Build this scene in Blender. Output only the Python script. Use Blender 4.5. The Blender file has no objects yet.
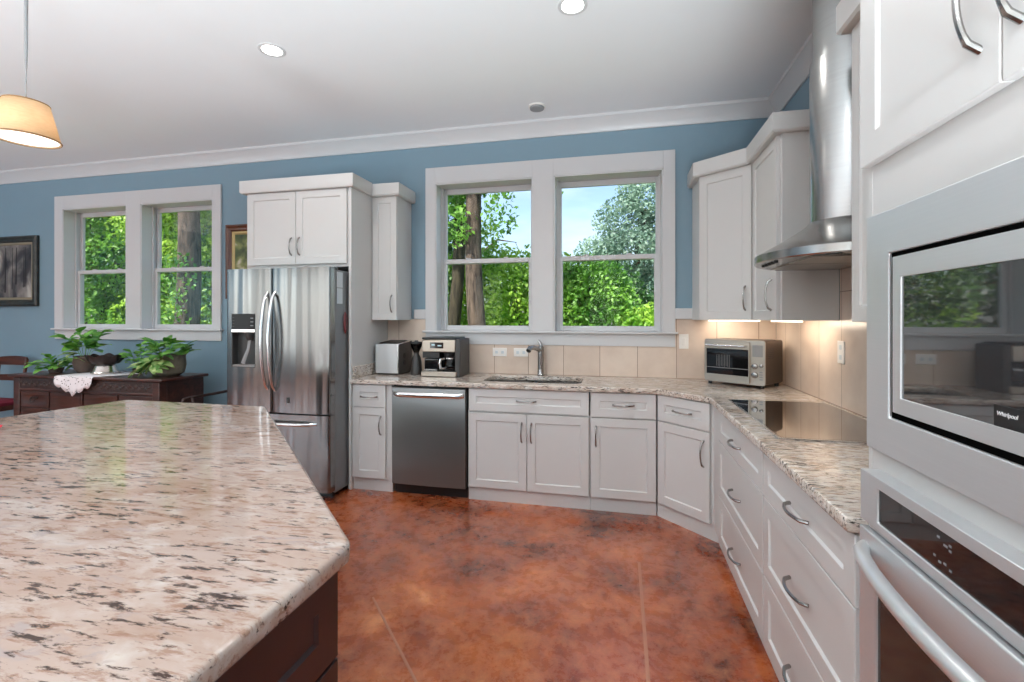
import bpy, bmesh, math, random
from mathutils import Vector, Matrix, Euler
import numpy as np

# ------------------------------------------------------------------ camera, sky, sun, exposure
SC = bpy.context.scene
COL = SC.collection
PI = math.pi
YAW = math.atan(108 / 470.0)
cam_d = bpy.data.cameras.new('camera')
cam = bpy.data.objects.new('camera', cam_d); COL.objects.link(cam)
cam_d.sensor_width = 36.0
cam_d.lens = 470.0 / 1024.0 * 36.0
cam_d.shift_y = -23.0 / 1024.0
cam_d.clip_start = 0.05; cam_d.clip_end = 500
cam.location = (0, 0, 1.42)
cam.rotation_euler = (PI / 2, 0, YAW)
SC.camera = cam
SC.view_settings.view_transform = 'Standard'
try: SC.view_settings.look = 'None'
except Exception: pass
SC.view_settings.gamma = 1.0
SC.view_settings.use_curve_mapping = False
SC.view_settings.exposure = 0.31

world = bpy.data.worlds.new('world'); SC.world = world
world.use_nodes = True
wn, wl = world.node_tree.nodes, world.node_tree.links
wn.clear()
sky = wn.new('ShaderNodeTexSky'); sky.sky_type = 'NISHITA'
sky.sun_disc = False; sky.sun_elevation = math.radians(52); sky.sun_rotation = math.radians(200)
sky.air_density = 1.0; sky.dust_density = 1.6; sky.ozone_density = 1.5
tc = wn.new('ShaderNodeTexCoord'); mp = wn.new('ShaderNodeMapping'); mp.inputs['Scale'].default_value = (1.4, 1.4, 4.5)
cl = wn.new('ShaderNodeTexNoise'); cl.inputs['Scale'].default_value = 2.2; cl.inputs['Detail'].default_value = 5
cr = wn.new('ShaderNodeValToRGB'); cr.color_ramp.elements[0].position = 0.5; cr.color_ramp.elements[1].position = 0.78
cr.color_ramp.elements[0].color = (0, 0, 0, 1); cr.color_ramp.elements[1].color = (0.4, 0.4, 0.4, 1)
mx = wn.new('ShaderNodeMixRGB'); mx.inputs['Color2'].default_value = (6.0, 6.3, 6.8, 1)
bg = wn.new('ShaderNodeBackground'); bg.inputs['Strength'].default_value = 0.235
wo = wn.new('ShaderNodeOutputWorld')
wl.new(tc.outputs['Generated'], mp.inputs['Vector']); wl.new(mp.outputs[0], cl.inputs['Vector'])
wl.new(cl.outputs['Fac'], cr.inputs['Fac']); wl.new(cr.outputs['Color'], mx.inputs['Fac'])
wl.new(sky.outputs[0], mx.inputs['Color1']); wl.new(mx.outputs[0], bg.inputs['Color']); wl.new(bg.outputs[0], wo.inputs['Surface'])

sun_d = bpy.data.lights.new('sun', 'SUN'); sun_d.energy = 7.0; sun_d.angle = math.radians(1.0); sun_d.color = (1.0, 0.95, 0.86)
sun = bpy.data.objects.new('sun', sun_d); COL.objects.link(sun)
sun.rotation_euler = Vector((0.32, 0.62, -0.95)).to_track_quat('-Z', 'Y').to_euler()   # from behind the house

def area_light(name, loc, direction, sx, sy, power, color=(1, 1, 1), shape='RECTANGLE', spread=180):
    d = bpy.data.lights.new(name, 'AREA'); d.energy = power; d.color = color; d.shape = shape
    d.size = sx; d.size_y = sy; d.spread = math.radians(spread)
    o = bpy.data.objects.new(name, d); COL.objects.link(o); o.location = loc
    o.rotation_euler = Vector(direction).to_track_quat('-Z', 'Y').to_euler()
    return o

CEIL = 3.15
WY, WX = 4.12, 1.22            # back wall, right wall
LWX, RWY = -8.4, -4.2          # left wall, rear wall
FILL_TINT = (0.84, 0.94, 1.0)
REAR_FILL_SPANS = [(-7.2, -6.4), (-5.6, -4.8), (-4.0, -3.2), (-2.4, -1.6), (-0.8, 0.0)]  # unseen openings, invented and spaced to give bright bands in the steel
for a, b in REAR_FILL_SPANS:
    area_light('rear_fill', ((a + b) / 2, RWY - 0.05, 1.55), (0, 1, 0), b - a, 2.1, 13, FILL_TINT)  # added fill in each unseen opening, standing in for daylight
area_light('left_fill', (LWX - 0.05, -2.5, 1.6), (1, 0, 0), 2.2, 2.0, 30, FILL_TINT)  # added fill light at an invented opening out of view
LAMP_Y = [2.61, 0.35, -1.9]
for lx in (-0.256, -2.19, -5.5, -7.2):
    for ly in LAMP_Y:
        area_light('downlight_and_fill', (lx, ly, CEIL - 0.02), (0, 0, -1), 0.13, 0.13, 6, (1.0, 0.98, 0.95), 'DISK', 150)  # some sit at the modelled downlights, the rest are added unseen fill
# added upward fill spots, out of view and without fixtures, brighten the ceiling
for ux, uy, uz, pw in ((0.36, -1.0, 0.88, 620), (-3.4, -1.3, 0.88, 360), (-7.2, 0.0, 0.90, 230)):
    ud = bpy.data.lights.new('ceiling_fill', 'SPOT'); ud.energy = pw; ud.color = (0.81, 0.935, 1.0); ud.spot_size = math.radians(150); ud.spot_blend = 0.3; ud.shadow_soft_size = 0.45
    uo = bpy.data.objects.new('ceiling_fill', ud); COL.objects.link(uo); uo.location = (ux, uy, uz); uo.rotation_euler = (PI, 0, 0)
SC.cycles.max_bounces = 10; SC.cycles.diffuse_bounces = 6; SC.cycles.glossy_bounces = 5
SC.cycles.transparent_max_bounces = 16; SC.cycles.caustics_reflective = False; SC.cycles.caustics_refractive = False
SC.cycles.sample_clamp_indirect = 6.0

# ------------------------------------------------------------------ materials
def mat_base(name):
    m = bpy.data.materials.new(name); m.use_nodes = True
    nt = m.node_tree; b = nt.nodes['Principled BSDF']
    return m, nt, b

def rgb(*c):
    """sRGB 0..255 -> linear"""
    out = []
    for v in c:
        v /= 255.0
        out.append(v / 12.92 if v <= 0.04045 else ((v + 0.055) / 1.055) ** 2.4)
    return (*out, 1.0)

def plain(name, color, rough=0.5, metal=0.0, vary=0.04, scale=6.0, bump=0.0, bscale=80, spec=0.5, coat=0.0):
    m, nt, b = mat_base(name); N, L = nt.nodes, nt.links
    tc = N.new('ShaderNodeTexCoord'); no = N.new('ShaderNodeTexNoise')
    no.inputs['Scale'].default_value = scale; no.inputs['Detail'].default_value = 4
    L.new(tc.outputs['Object'], no.inputs['Vector'])
    mr = N.new('ShaderNodeMapRange'); mr.inputs['To Min'].default_value = 1 - vary; mr.inputs['To Max'].default_value = 1 + vary
    L.new(no.outputs['Fac'], mr.inputs['Value'])
    mul = N.new('ShaderNodeVectorMath'); mul.operation = 'SCALE'; mul.inputs[0].default_value = color[:3]
    L.new(mr.outputs[0], mul.inputs['Scale']); L.new(mul.outputs[0], b.inputs['Base Color'])
    b.inputs['Roughness'].default_value = rough; b.inputs['Metallic'].default_value = metal
    b.inputs['Specular IOR Level'].default_value = spec; b.inputs['Coat Weight'].default_value = coat
    if bump:
        n2 = N.new('ShaderNodeTexNoise'); n2.inputs['Scale'].default_value = bscale; n2.inputs['Detail'].default_value = 3
        L.new(tc.outputs['Object'], n2.inputs['Vector'])
        bp = N.new('ShaderNodeBump'); bp.inputs['Strength'].default_value = bump; bp.inputs['Distance'].default_value = 0.002
        L.new(n2.outputs['Fac'], bp.inputs['Height']); L.new(bp.outputs[0], b.inputs['Normal'])
    return m

def steel(name, color=(0.62, 0.62, 0.61), rough=0.28, streak=(2, 2, 160), aniso=0.0, wob=0.0, vary=0.10, metal=1.0):
    """brushed stainless: noise stretched along the grain drives tone and gloss"""
    m, nt, b = mat_base(name); N, L = nt.nodes, nt.links
    tc = N.new('ShaderNodeTexCoord'); mp = N.new('ShaderNodeMapping'); mp.inputs['Scale'].default_value = streak
    no = N.new('ShaderNodeTexNoise'); no.inputs['Scale'].default_value = 1.0; no.inputs['Detail'].default_value = 4
    L.new(tc.outputs['Object'], mp.inputs['Vector']); L.new(mp.outputs[0], no.inputs['Vector'])
    mr = N.new('ShaderNodeMapRange'); mr.inputs['To Min'].default_value = rough * (1 - 0.2); mr.inputs['To Max'].default_value = rough * 1.2
    L.new(no.outputs['Fac'], mr.inputs['Value']); L.new(mr.outputs[0], b.inputs['Roughness'])
    m2 = N.new('ShaderNodeMapRange'); m2.inputs['To Min'].default_value = 1 - vary; m2.inputs['To Max'].default_value = 1 + vary
    L.new(no.outputs['Fac'], m2.inputs['Value'])
    mul = N.new('ShaderNodeVectorMath'); mul.operation = 'SCALE'; mul.inputs[0].default_value = color[:3]
    L.new(m2.outputs[0], mul.inputs['Scale']); L.new(mul.outputs[0], b.inputs['Base Color'])
    b.inputs['Metallic'].default_value = metal
    if aniso:
        b.inputs['Anisotropic'].default_value = aniso
        tg = N.new('ShaderNodeTangent'); tg.direction_type = 'RADIAL'; tg.axis = 'Z'
        L.new(tg.outputs[0], b.inputs['Tangent'])
    if wob:
        n2 = N.new('ShaderNodeTexNoise'); n2.inputs['Scale'].default_value = 1.0; n2.inputs['Detail'].default_value = 1
        m3 = N.new('ShaderNodeMapping'); m3.inputs['Scale'].default_value = (9, 9, 0.6)
        L.new(tc.outputs['Object'], m3.inputs['Vector']); L.new(m3.outputs[0], n2.inputs['Vector'])
        bp = N.new('ShaderNodeBump'); bp.inputs['Strength'].default_value = wob; bp.inputs['Distance'].default_value = 0.02
        L.new(n2.outputs['Fac'], bp.inputs['Height']); L.new(bp.outputs[0], b.inputs['Normal'])
    return m

def granite(name, rot=20, base=((176, 157, 146), (160, 134, 119), (186, 173, 163)), dark=(66, 50, 44), grey=(156, 142, 138), amount=0.5, rough=0.07, k=1.0):
    m, nt, b = mat_base(name); N, L = nt.nodes, nt.links
    tc = N.new('ShaderNodeTexCoord')
    def noise(scale, detail, sc, rt, dist=0.0, rough_=0.6):
        mp = N.new('ShaderNodeMapping'); mp.inputs['Scale'].default_value = sc; mp.inputs['Rotation'].default_value = (0, 0, math.radians(rt))
        no = N.new('ShaderNodeTexNoise'); no.inputs['Scale'].default_value = scale * k; no.inputs['Detail'].default_value = detail
        no.inputs['Distortion'].default_value = dist; no.inputs['Roughness'].default_value = rough_
        L.new(tc.outputs['Object'], mp.inputs['Vector']); L.new(mp.outputs[0], no.inputs['Vector'])
        return no
    def ramp(src, p0, p1):
        r = N.new('ShaderNodeValToRGB'); r.color_ramp.elements[0].position = p0; r.color_ramp.elements[1].position = p1
        L.new(src.outputs['Fac'], r.inputs['Fac']); return r
    def mix(fac, c1, c2):
        mxx = N.new('ShaderNodeMixRGB')
        L.new(fac, mxx.inputs['Fac'])
        for i, c in (('Color1', c1), ('Color2', c2)):
            if isinstance(c, tuple): mxx.inputs[i].default_value = c
            else: L.new(c, mxx.inputs[i])
        return mxx.outputs[0]
    a = noise(3.2, 6, (1, 2.2, 2), rot, 0.6)
    c0 = mix(ramp(a, 0.35, 0.65).outputs[0], rgb(*base[0]), rgb(*base[1]))
    bn = noise(9, 5, (1, 2, 2), rot, 0.4)
    c1 = mix(ramp(bn, 0.5, 0.72).outputs[0], c0, rgb(*base[2]))
    gn = noise(7, 6, (1, 2.6, 2.6), rot, 0.9)
    gm = N.new('ShaderNodeMath'); gm.operation = 'MULTIPLY'; gm.inputs[1].default_value = 0.75
    L.new(ramp(gn, 0.58, 0.68).outputs[0], gm.inputs[0])
    c2 = mix(gm.outputs[0], c1, rgb(*grey))
    tn = noise(15, 7, (0.8, 3.4, 3.4), rot, 0.3, 0.7)
    tm = N.new('ShaderNodeMath'); tm.operation = 'MULTIPLY'; tm.inputs[1].default_value = 0.75
    L.new(ramp(tn, 0.52, 0.63).outputs[0], tm.inputs[0])
    c2b = mix(tm.outputs[0], c2, rgb(136, 98, 78))
    dn = noise(19, 7, (0.75, 3.4, 3.4), rot, 0.3, 0.68)
    big = noise(2.6, 3, (1, 1.8, 1.8), rot, 0.5)
    ad = N.new('ShaderNodeMath'); ad.operation = 'MULTIPLY_ADD'; ad.inputs[1].default_value = 0.26; ad.inputs[2].default_value = -0.13 + 0.06 * (amount - 0.5)
    L.new(big.outputs['Fac'], ad.inputs[0])
    sm = N.new('ShaderNodeMath'); sm.operation = 'ADD'; L.new(dn.outputs['Fac'], sm.inputs[0]); L.new(ad.outputs[0], sm.inputs[1])
    r2 = N.new('ShaderNodeValToRGB'); r2.color_ramp.elements[0].position = 0.565; r2.color_ramp.elements[1].position = 0.64
    L.new(sm.outputs[0], r2.inputs['Fac'])
    c3 = mix(r2.outputs[0], c2b, rgb(*dark))
    L.new(c3, b.inputs['Base Color'])
    b.inputs['Roughness'].default_value = rough
    b.inputs['Specular IOR Level'].default_value = 0.5
    return m

def wood(name, c1, c2, rough=0.35, sc=(2, 24, 24), coat=0.2):
    m, nt, b = mat_base(name); N, L = nt.nodes, nt.links
    tc = N.new('ShaderNodeTexCoord'); mp = N.new('ShaderNodeMapping'); mp.inputs['Scale'].default_value = sc
    no = N.new('ShaderNodeTexNoise'); no.inputs['Scale'].default_value = 1; no.inputs['Detail'].default_value = 6; no.inputs['Distortion'].default_value = 0.7
    L.new(tc.outputs['Object'], mp.inputs['Vector']); L.new(mp.outputs[0], no.inputs['Vector'])
    r = N.new('ShaderNodeValToRGB'); r.color_ramp.elements[0].color = c1; r.color_ramp.elements[1].color = c2
    r.color_ramp.elements[0].position = 0.3; r.color_ramp.elements[1].position = 0.7
    L.new(no.outputs['Fac'], r.inputs['Fac']); L.new(r.outputs[0], b.inputs['Base Color'])
    b.inputs['Roughness'].default_value = rough; b.inputs['Coat Weight'].default_value = coat; b.inputs['Coat Roughness'].default_value = 0.2
    return m

def leafy(name, c1, c2, trans=0.35, scale=9.0):
    m, nt, b = mat_base(name); N, L = nt.nodes, nt.links
    tc = N.new('ShaderNodeTexCoord'); no = N.new('ShaderNodeTexNoise'); no.inputs['Scale'].default_value = scale; no.inputs['Detail'].default_value = 3
    L.new(tc.outputs['Object'], no.inputs['Vector'])
    r = N.new('ShaderNodeValToRGB'); r.color_ramp.elements[0].color = c1; r.color_ramp.elements[1].color = c2
    r.color_ramp.elements[0].position = 0.35; r.color_ramp.elements[1].position = 0.66
    L.new(no.outputs['Fac'], r.inputs['Fac']); L.new(r.outputs[0], b.inputs['Base Color'])
    b.inputs['Roughness'].default_value = 0.45
    tr = N.new('ShaderNodeBsdfTranslucent'); L.new(r.outputs[0], tr.inputs['Color'])
    ms = N.new('ShaderNodeMixShader'); ms.inputs['Fac'].default_value = trans
    L.new(b.outputs[0], ms.inputs[1]); L.new(tr.outputs[0], ms.inputs[2])
    L.new(ms.outputs[0], N['Material Output'].inputs['Surface'])
    return m

def pane_glass(name, tint=(1, 1, 1), refl=1.0):
    m, nt, b = mat_base(name); N, L = nt.nodes, nt.links
    N.remove(b)
    t = N.new('ShaderNodeBsdfTransparent'); t.inputs['Color'].default_value = (*tint, 1)
    g = N.new('ShaderNodeBsdfGlossy'); g.inputs['Roughness'].default_value = 0.02
    fr = N.new('ShaderNodeFresnel'); fr.inputs['IOR'].default_value = 1.45
    ml = N.new('ShaderNodeMath'); ml.operation = 'MULTIPLY'; ml.inputs[1].default_value = refl
    L.new(fr.outputs[0], ml.inputs[0])
    ms = N.new('ShaderNodeMixShader'); L.new(ml.outputs[0], ms.inputs['Fac'])
    L.new(t.outputs[0], ms.inputs[1]); L.new(g.outputs[0], ms.inputs[2])
    L.new(ms.outputs[0], N['Material Output'].inputs['Surface'])
    return m

def emit(name, color, strength):
    m, nt, b = mat_base(name)
    b.inputs['Base Color'].default_value = (*color, 1); b.inputs['Emission Color'].default_value = (*color, 1)
    b.inputs['Emission Strength'].default_value = strength
    return m

M = {}
M['wall'] = plain('blue wall paint', rgb(126, 153, 168), 0.6, vary=0.02, bump=0.05, bscale=160)
M['ceiling'] = plain('ceiling paint', rgb(232, 233, 234), 0.8, vary=0.01, bump=0.04, bscale=140)
M['trim'] = plain('white trim paint', rgb(206, 206, 207), 0.35, vary=0.012)
M['cab'] = plain('white cabinet lacquer', rgb(206, 205, 203), 0.38, vary=0.012, scale=3)
M['nickel'] = steel('satin nickel', (0.36, 0.35, 0.34), 0.25, (30, 30, 30))
M['steel_v'] = steel('brushed stainless', (0.27, 0.268, 0.264), 0.20, (1.5, 1.5, 220), 0.6, 0.7, 0.04)
M['steel_dw'] = steel('brushed stainless dark', (0.24, 0.238, 0.232), 0.36, (1.5, 1.5, 220), 0.88, 0.06, 0.04, 0.8)
M['steel_h'] = steel('brushed stainless panel', (0.66, 0.67, 0.68), 0.38, (2, 2, 260), 0.3, 0.0, 0.05, 0.62)
M['steel_bar'] = steel('satin handle steel', (0.74, 0.745, 0.75), 0.32, (20, 20, 20), metal=0.7)
M['matte_black'] = plain('unlit gap black', (0.004, 0.004, 0.004, 1), 0.8, spec=0.0)
M['gloss_black'] = plain('black control glass', (0.007, 0.007, 0.008, 1), 0.25, spec=0.25, vary=0.0)
M['steel_hood'] = steel('hood stainless', (0.43, 0.425, 0.415), 0.2, (2, 2, 160), 0.5)
M['steel_side'] = plain('painted grey steel', rgb(128, 130, 132), 0.4, 0.3, 0.05)
M['steel_bright'] = steel('polished handle steel', (0.78, 0.78, 0.78), 0.18, (20, 20, 20))
M['chrome'] = steel('faucet steel', (0.38, 0.375, 0.37), 0.16, (20, 20, 20))
M['black'] = plain('black plastic', (0.012, 0.012, 0.013, 1), 0.35)
M['blackglass'] = plain('black glass', (0.008, 0.008, 0.009, 1), 0.04, spec=0.7, vary=0.0)
M['mwglass'] = plain('smoked microwave glass', (0.03, 0.03, 0.032, 1), 0.03, spec=1.0, vary=0.0, coat=1.0)
M['cookglass'] = plain('cooktop glass', (0.012, 0.010, 0.009, 1), 0.03, spec=1.0, vary=0.0, coat=1.0)
M['darkgrey'] = plain('dark grey plastic', rgb(62, 61, 60), 0.4)
M['grey'] = plain('grey plastic', rgb(140, 140, 140), 0.4)
M['white'] = plain('white plastic', rgb(236, 232, 226), 0.4, vary=0.01)
M['paper'] = plain('white paper', rgb(206, 214, 218), 0.7)
M['red'] = plain('dark red glaze', rgb(110, 40, 44), 0.4)
M['granite'] = granite('island granite', -58)
M['granite2'] = granite('counter granite', -20, ((216, 207, 198), (196, 180, 164), (226, 222, 217)), (56, 51, 48), (146, 145, 146), 1.0, 0.10, 1.7)
M['espresso'] = wood('espresso wood', rgb(31, 16, 20), rgb(43, 22, 26), 0.28, (14, 14, 1.5))
M['mahogany'] = wood('antique mahogany', rgb(46, 25, 20), rgb(84, 48, 38), 0.35, (3, 20, 20))
M['mahogany_dark'] = wood('carved dark mahogany', rgb(38, 22, 18), rgb(66, 42, 34), 0.4, (20, 20, 20))
M['chairwood'] = wood('chair wood', rgb(58, 28, 18), rgb(96, 48, 30), 0.3, (3, 20, 20))
M['seatred'] = plain('burgundy upholstery', rgb(110, 20, 42), 0.9, bump=0.3, bscale=200)
M['leaf_house'] = leafy('houseplant leaf', rgb(58, 124, 44), rgb(138, 196, 84), 0.25, 14)
M['leaf_var'] = leafy('variegated leaf', rgb(92, 150, 60), rgb(206, 222, 150), 0.2, 16)
M['pot'] = plain('weathered clay pot', rgb(96, 80, 72), 0.75, vary=0.25, scale=20)
M['pewter'] = plain('dark pewter', rgb(62, 52, 50), 0.35, 0.6, 0.2, 18)
M['wicker'] = plain('grey basket weave', rgb(120, 112, 96), 0.9, vary=0.3, scale=40, bump=0.6, bscale=90)
M['lace'] = plain('white lace', rgb(238, 234, 236), 0.9, bump=0.4, bscale=120)
def lace_holes(m):
    nt = m.node_tree; N, L = nt.nodes, nt.links; b = N['Principled BSDF']
    tc = N.new('ShaderNodeTexCoord'); vo = N.new('ShaderNodeTexVoronoi'); vo.inputs['Scale'].default_value = 46
    L.new(tc.outputs['Object'], vo.inputs['Vector'])
    lt = N.new('ShaderNodeMath'); lt.operation = 'LESS_THAN'; lt.inputs[1].default_value = 0.26; L.new(vo.outputs['Distance'], lt.inputs[0])
    tr = N.new('ShaderNodeBsdfTransparent'); ms = N.new('ShaderNodeMixShader')
    L.new(lt.outputs[0], ms.inputs['Fac']); L.new(b.outputs[0], ms.inputs[1]); L.new(tr.outputs[0], ms.inputs[2])
    L.new(ms.outputs[0], N['Material Output'].inputs['Surface'])
lace_holes(M['lace'])
M['silver'] = steel('tarnished silver', (0.72, 0.68, 0.64), 0.25, (20, 20, 20))
M['soil'] = plain('potting soil', rgb(52, 38, 28), 1.0, vary=0.3, scale=60)
M['frame_dark'] = wood('black gilt frame', rgb(26, 28, 28), rgb(58, 58, 52), 0.4, (12, 12, 12))
M['frame_brown'] = wood('walnut frame', rgb(70, 38, 24), rgb(104, 60, 38), 0.35, (12, 12, 3))
M['frame_gold'] = plain('gilt slip', rgb(188, 164, 112), 0.4, 0.4, 0.1, 30)
M['bark'] = wood('rough bark', rgb(34, 28, 25), rgb(112, 95, 82), 0.95, (16, 16, 3.0), 0)
M['bark_dark'] = wood('dark bark', rgb(28, 25, 20), rgb(80, 72, 56), 0.95, (16, 16, 3.0), 0)
M['fence'] = plain('weathered fence board', rgb(176, 172, 166), 0.9, vary=0.15, scale=8)
M['lawn'] = plain('lawn', rgb(84, 118, 52), 1.0, vary=0.3, scale=3)
M['glass'] = pane_glass('window pane', (0.98, 0.99, 0.985), 0.12)
M['carafe'] = pane_glass('carafe glass', (0.35, 0.33, 0.32), 1.0)
M['lensglow'] = emit('lit lamp lens', (1.0, 0.97, 0.92), 6.0)
M['ledglow'] = emit('under cabinet led', (1.0, 0.86, 0.66), 2.0)
M['display'] = emit('lit display', (0.35, 0.5, 0.55), 0.35)
M['glyph'] = emit('lit key mark', (0.2, 0.205, 0.215), 0.02)
M['logo_white'] = plain('printed white mark', rgb(225, 225, 225), 0.5)
M['mesh_filter'] = plain('grease filter', rgb(150, 146, 140), 0.35, 0.8, 0.2, 90)

def floor_material():
    m, nt, b = mat_base('stained concrete'); N, L = nt.nodes, nt.links
    tc = N.new('ShaderNodeTexCoord')
    def noise(scale, detail, dist=0.0, r=0.6):
        no = N.new('ShaderNodeTexNoise'); no.inputs['Scale'].default_value = scale; no.inputs['Detail'].default_value = detail
        no.inputs['Distortion'].default_value = dist; no.inputs['Roughness'].default_value = r
        L.new(tc.outputs['Object'], no.inputs['Vector']); return no
    n1 = noise(1.6, 10, 0.35, 0.68)
    r = N.new('ShaderNodeValToRGB'); e = r.color_ramp.elements
    e[0].position = 0.37; e[0].color = rgb(86, 32, 12); e[1].position = 0.65; e[1].color = rgb(222, 142, 92)
    x = r.color_ramp.elements.new(0.47); x.color = rgb(146, 66, 30)
    x = r.color_ramp.elements.new(0.58); x.color = rgb(178, 92, 46)
    L.new(n1.outputs['Fac'], r.inputs['Fac'])
    n2 = noise(11, 10, 0.25, 0.75)
    r2 = N.new('ShaderNodeValToRGB'); r2.color_ramp.elements[0].position = 0.5; r2.color_ramp.elements[1].position = 0.75
    r2.color_ramp.elements[1].color = (0.6, 0.6, 0.6, 1)
    L.new(n2.outputs['Fac'], r2.inputs['Fac'])
    mx1 = N.new('ShaderNodeMixRGB'); mx1.inputs['Color2'].default_value = rgb(226, 154, 108)
    L.new(r2.outputs[0], mx1.inputs['Fac']); L.new(r.outputs[0], mx1.inputs['Color1'])
    n3 = noise(1.3, 6, 0.5)
    r3 = N.new('ShaderNodeValToRGB'); r3.color_ramp.elements[0].position = 0.58; r3.color_ramp.elements[1].position = 0.7
    r3.color_ramp.elements[1].color = (0.55, 0.55, 0.55, 1)
    L.new(n3.outputs['Fac'], r3.inputs['Fac'])
    mx2 = N.new('ShaderNodeMixRGB'); mx2.inputs['Color2'].default_value = rgb(92, 44, 24)
    L.new(r3.outputs[0], mx2.inputs['Fac']); L.new(mx1.outputs[0], mx2.inputs['Color1'])
    L.new(mx2.outputs[0], b.inputs['Base Color'])
    mr = N.new('ShaderNodeMapRange'); mr.inputs['To Min'].default_value = 0.16; mr.inputs['To Max'].default_value = 0.40
    L.new(n2.outputs['Fac'], mr.inputs['Value']); L.new(mr.outputs[0], b.inputs['Roughness'])
    b.inputs['Specular IOR Level'].default_value = 0.5; b.inputs['Coat Weight'].default_value = 0.7; b.inputs['Coat Roughness'].default_value = 0.16; b.inputs['Coat IOR'].default_value = 1.6
    bp = N.new('ShaderNodeBump'); bp.inputs['Strength'].default_value = 0.12; bp.inputs['Distance'].default_value = 0.01
    L.new(n2.outputs['Fac'], bp.inputs['Height']); L.new(bp.outputs[0], b.inputs['Normal'])
    return m
M['floor'] = floor_material()

def tile_material(name, axis, lines_at, pitch, zline):
    """large upright beige tiles with thin brown grout; axis 0: along X, 1: along Y"""
    m, nt, b = mat_base(name); N, L = nt.nodes, nt.links
    tc = N.new('ShaderNodeTexCoord'); sp = N.new('ShaderNodeSeparateXYZ'); L.new(tc.outputs['Object'], sp.inputs[0])
    def line(src, off, pit, w):
        a = N.new('ShaderNodeMath'); a.operation = 'SUBTRACT'; a.inputs[1].default_value = off; L.new(src, a.inputs[0])
        d = N.new('ShaderNodeMath'); d.operation = 'DIVIDE'; d.inputs[1].default_value = pit; L.new(a.outputs[0], d.inputs[0])
        f = N.new('ShaderNodeMath'); f.operation = 'FRACT'; L.new(d.outputs[0], f.inputs[0])
        s = N.new('ShaderNodeMath'); s.operation = 'SUBTRACT'; s.inputs[1].default_value = 0.5; L.new(f.outputs[0], s.inputs[0])
        ab = N.new('ShaderNodeMath'); ab.operation = 'ABSOLUTE'; L.new(s.outputs[0], ab.inputs[0])
        g = N.new('ShaderNodeMath'); g.operation = 'GREATER_THAN'; g.inputs[1].default_value = 0.5 - w / pit / 2; L.new(ab.outputs[0], g.inputs[0])
        return g.outputs[0], d.outputs[0]
    l1, idx = line(sp.outputs[axis], lines_at, pitch, 0.005)
    l2, _ = line(sp.outputs[2], zline, 0.65, 0.005)
    mxm = N.new('ShaderNodeMath'); mxm.operation = 'MAXIMUM'; L.new(l1, mxm.inputs[0]); L.new(l2, mxm.inputs[1])
    fl = N.new('ShaderNodeMath'); fl.operation = 'FLOOR'; L.new(idx, fl.inputs[0])
    wn_ = N.new('ShaderNodeTexWhiteNoise'); wn_.noise_dimensions = '1D'; L.new(fl.outputs[0], wn_.inputs['W'])
    no = N.new('ShaderNodeTexNoise'); no.inputs['Scale'].default_value = 7; no.inputs['Detail'].default_value = 5; L.new(tc.outputs['Object'], no.inputs['Vector'])
    sm = N.new('ShaderNodeMath'); sm.operation = 'MULTIPLY_ADD'; sm.inputs[1].default_value = 0.35
    L.new(wn_.outputs['Value'], sm.inputs[0]); L.new(no.outputs['Fac'], sm.inputs[2])
    r = N.new('ShaderNodeValToRGB'); r.color_ramp.elements[0].color = rgb(206, 186, 170); r.color_ramp.elements[1].color = rgb(222, 204, 188)
    r.color_ramp.elements[0].position = 0.4; r.color_ramp.elements[1].position = 0.9
    L.new(sm.outputs[0], r.inputs['Fac'])
    mm = N.new('ShaderNodeMixRGB'); mm.inputs['Color2'].default_value = rgb(150, 124, 106)
    L.new(mxm.outputs[0], mm.inputs['Fac']); L.new(r.outputs[0], mm.inputs['Color1']); L.new(mm.outputs[0], b.inputs['Base Color'])
    b.inputs['Roughness'].default_value = 0.3
    return m
M['tile_b'] = tile_material('beige wall tile', 0, -0.795, 0.313, 1.568)
M['tile_r'] = tile_material('beige wall tile side', 1, 2.981, 0.305, 1.568)

def painting(name, cols, scale):
    m, nt, b = mat_base(name); N, L = nt.nodes, nt.links
    tc = N.new('ShaderNodeTexCoord'); mp = N.new('ShaderNodeMapping'); mp.inputs['Scale'].default_value = scale
    no = N.new('ShaderNodeTexNoise'); no.inputs['Scale'].default_value = 1; no.inputs['Detail'].default_value = 7; no.inputs['Distortion'].default_value = 0.5
    L.new(tc.outputs['Object'], mp.inputs['Vector']); L.new(mp.outputs[0], no.inputs['Vector'])
    r = N.new('ShaderNodeValToRGB')
    while len(r.color_ramp.elements) < len(cols): r.color_ramp.elements.new(0.5)
    for i, c in enumerate(cols):
        r.color_ramp.elements[i].position = 0.3 + 0.4 * i / (len(cols) - 1); r.color_ramp.elements[i].color = rgb(*c)
    L.new(no.outputs['Fac'], r.inputs['Fac']); L.new(r.outputs[0], b.inputs['Base Color']); b.inputs['Roughness'].default_value = 0.5
    return m

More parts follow.
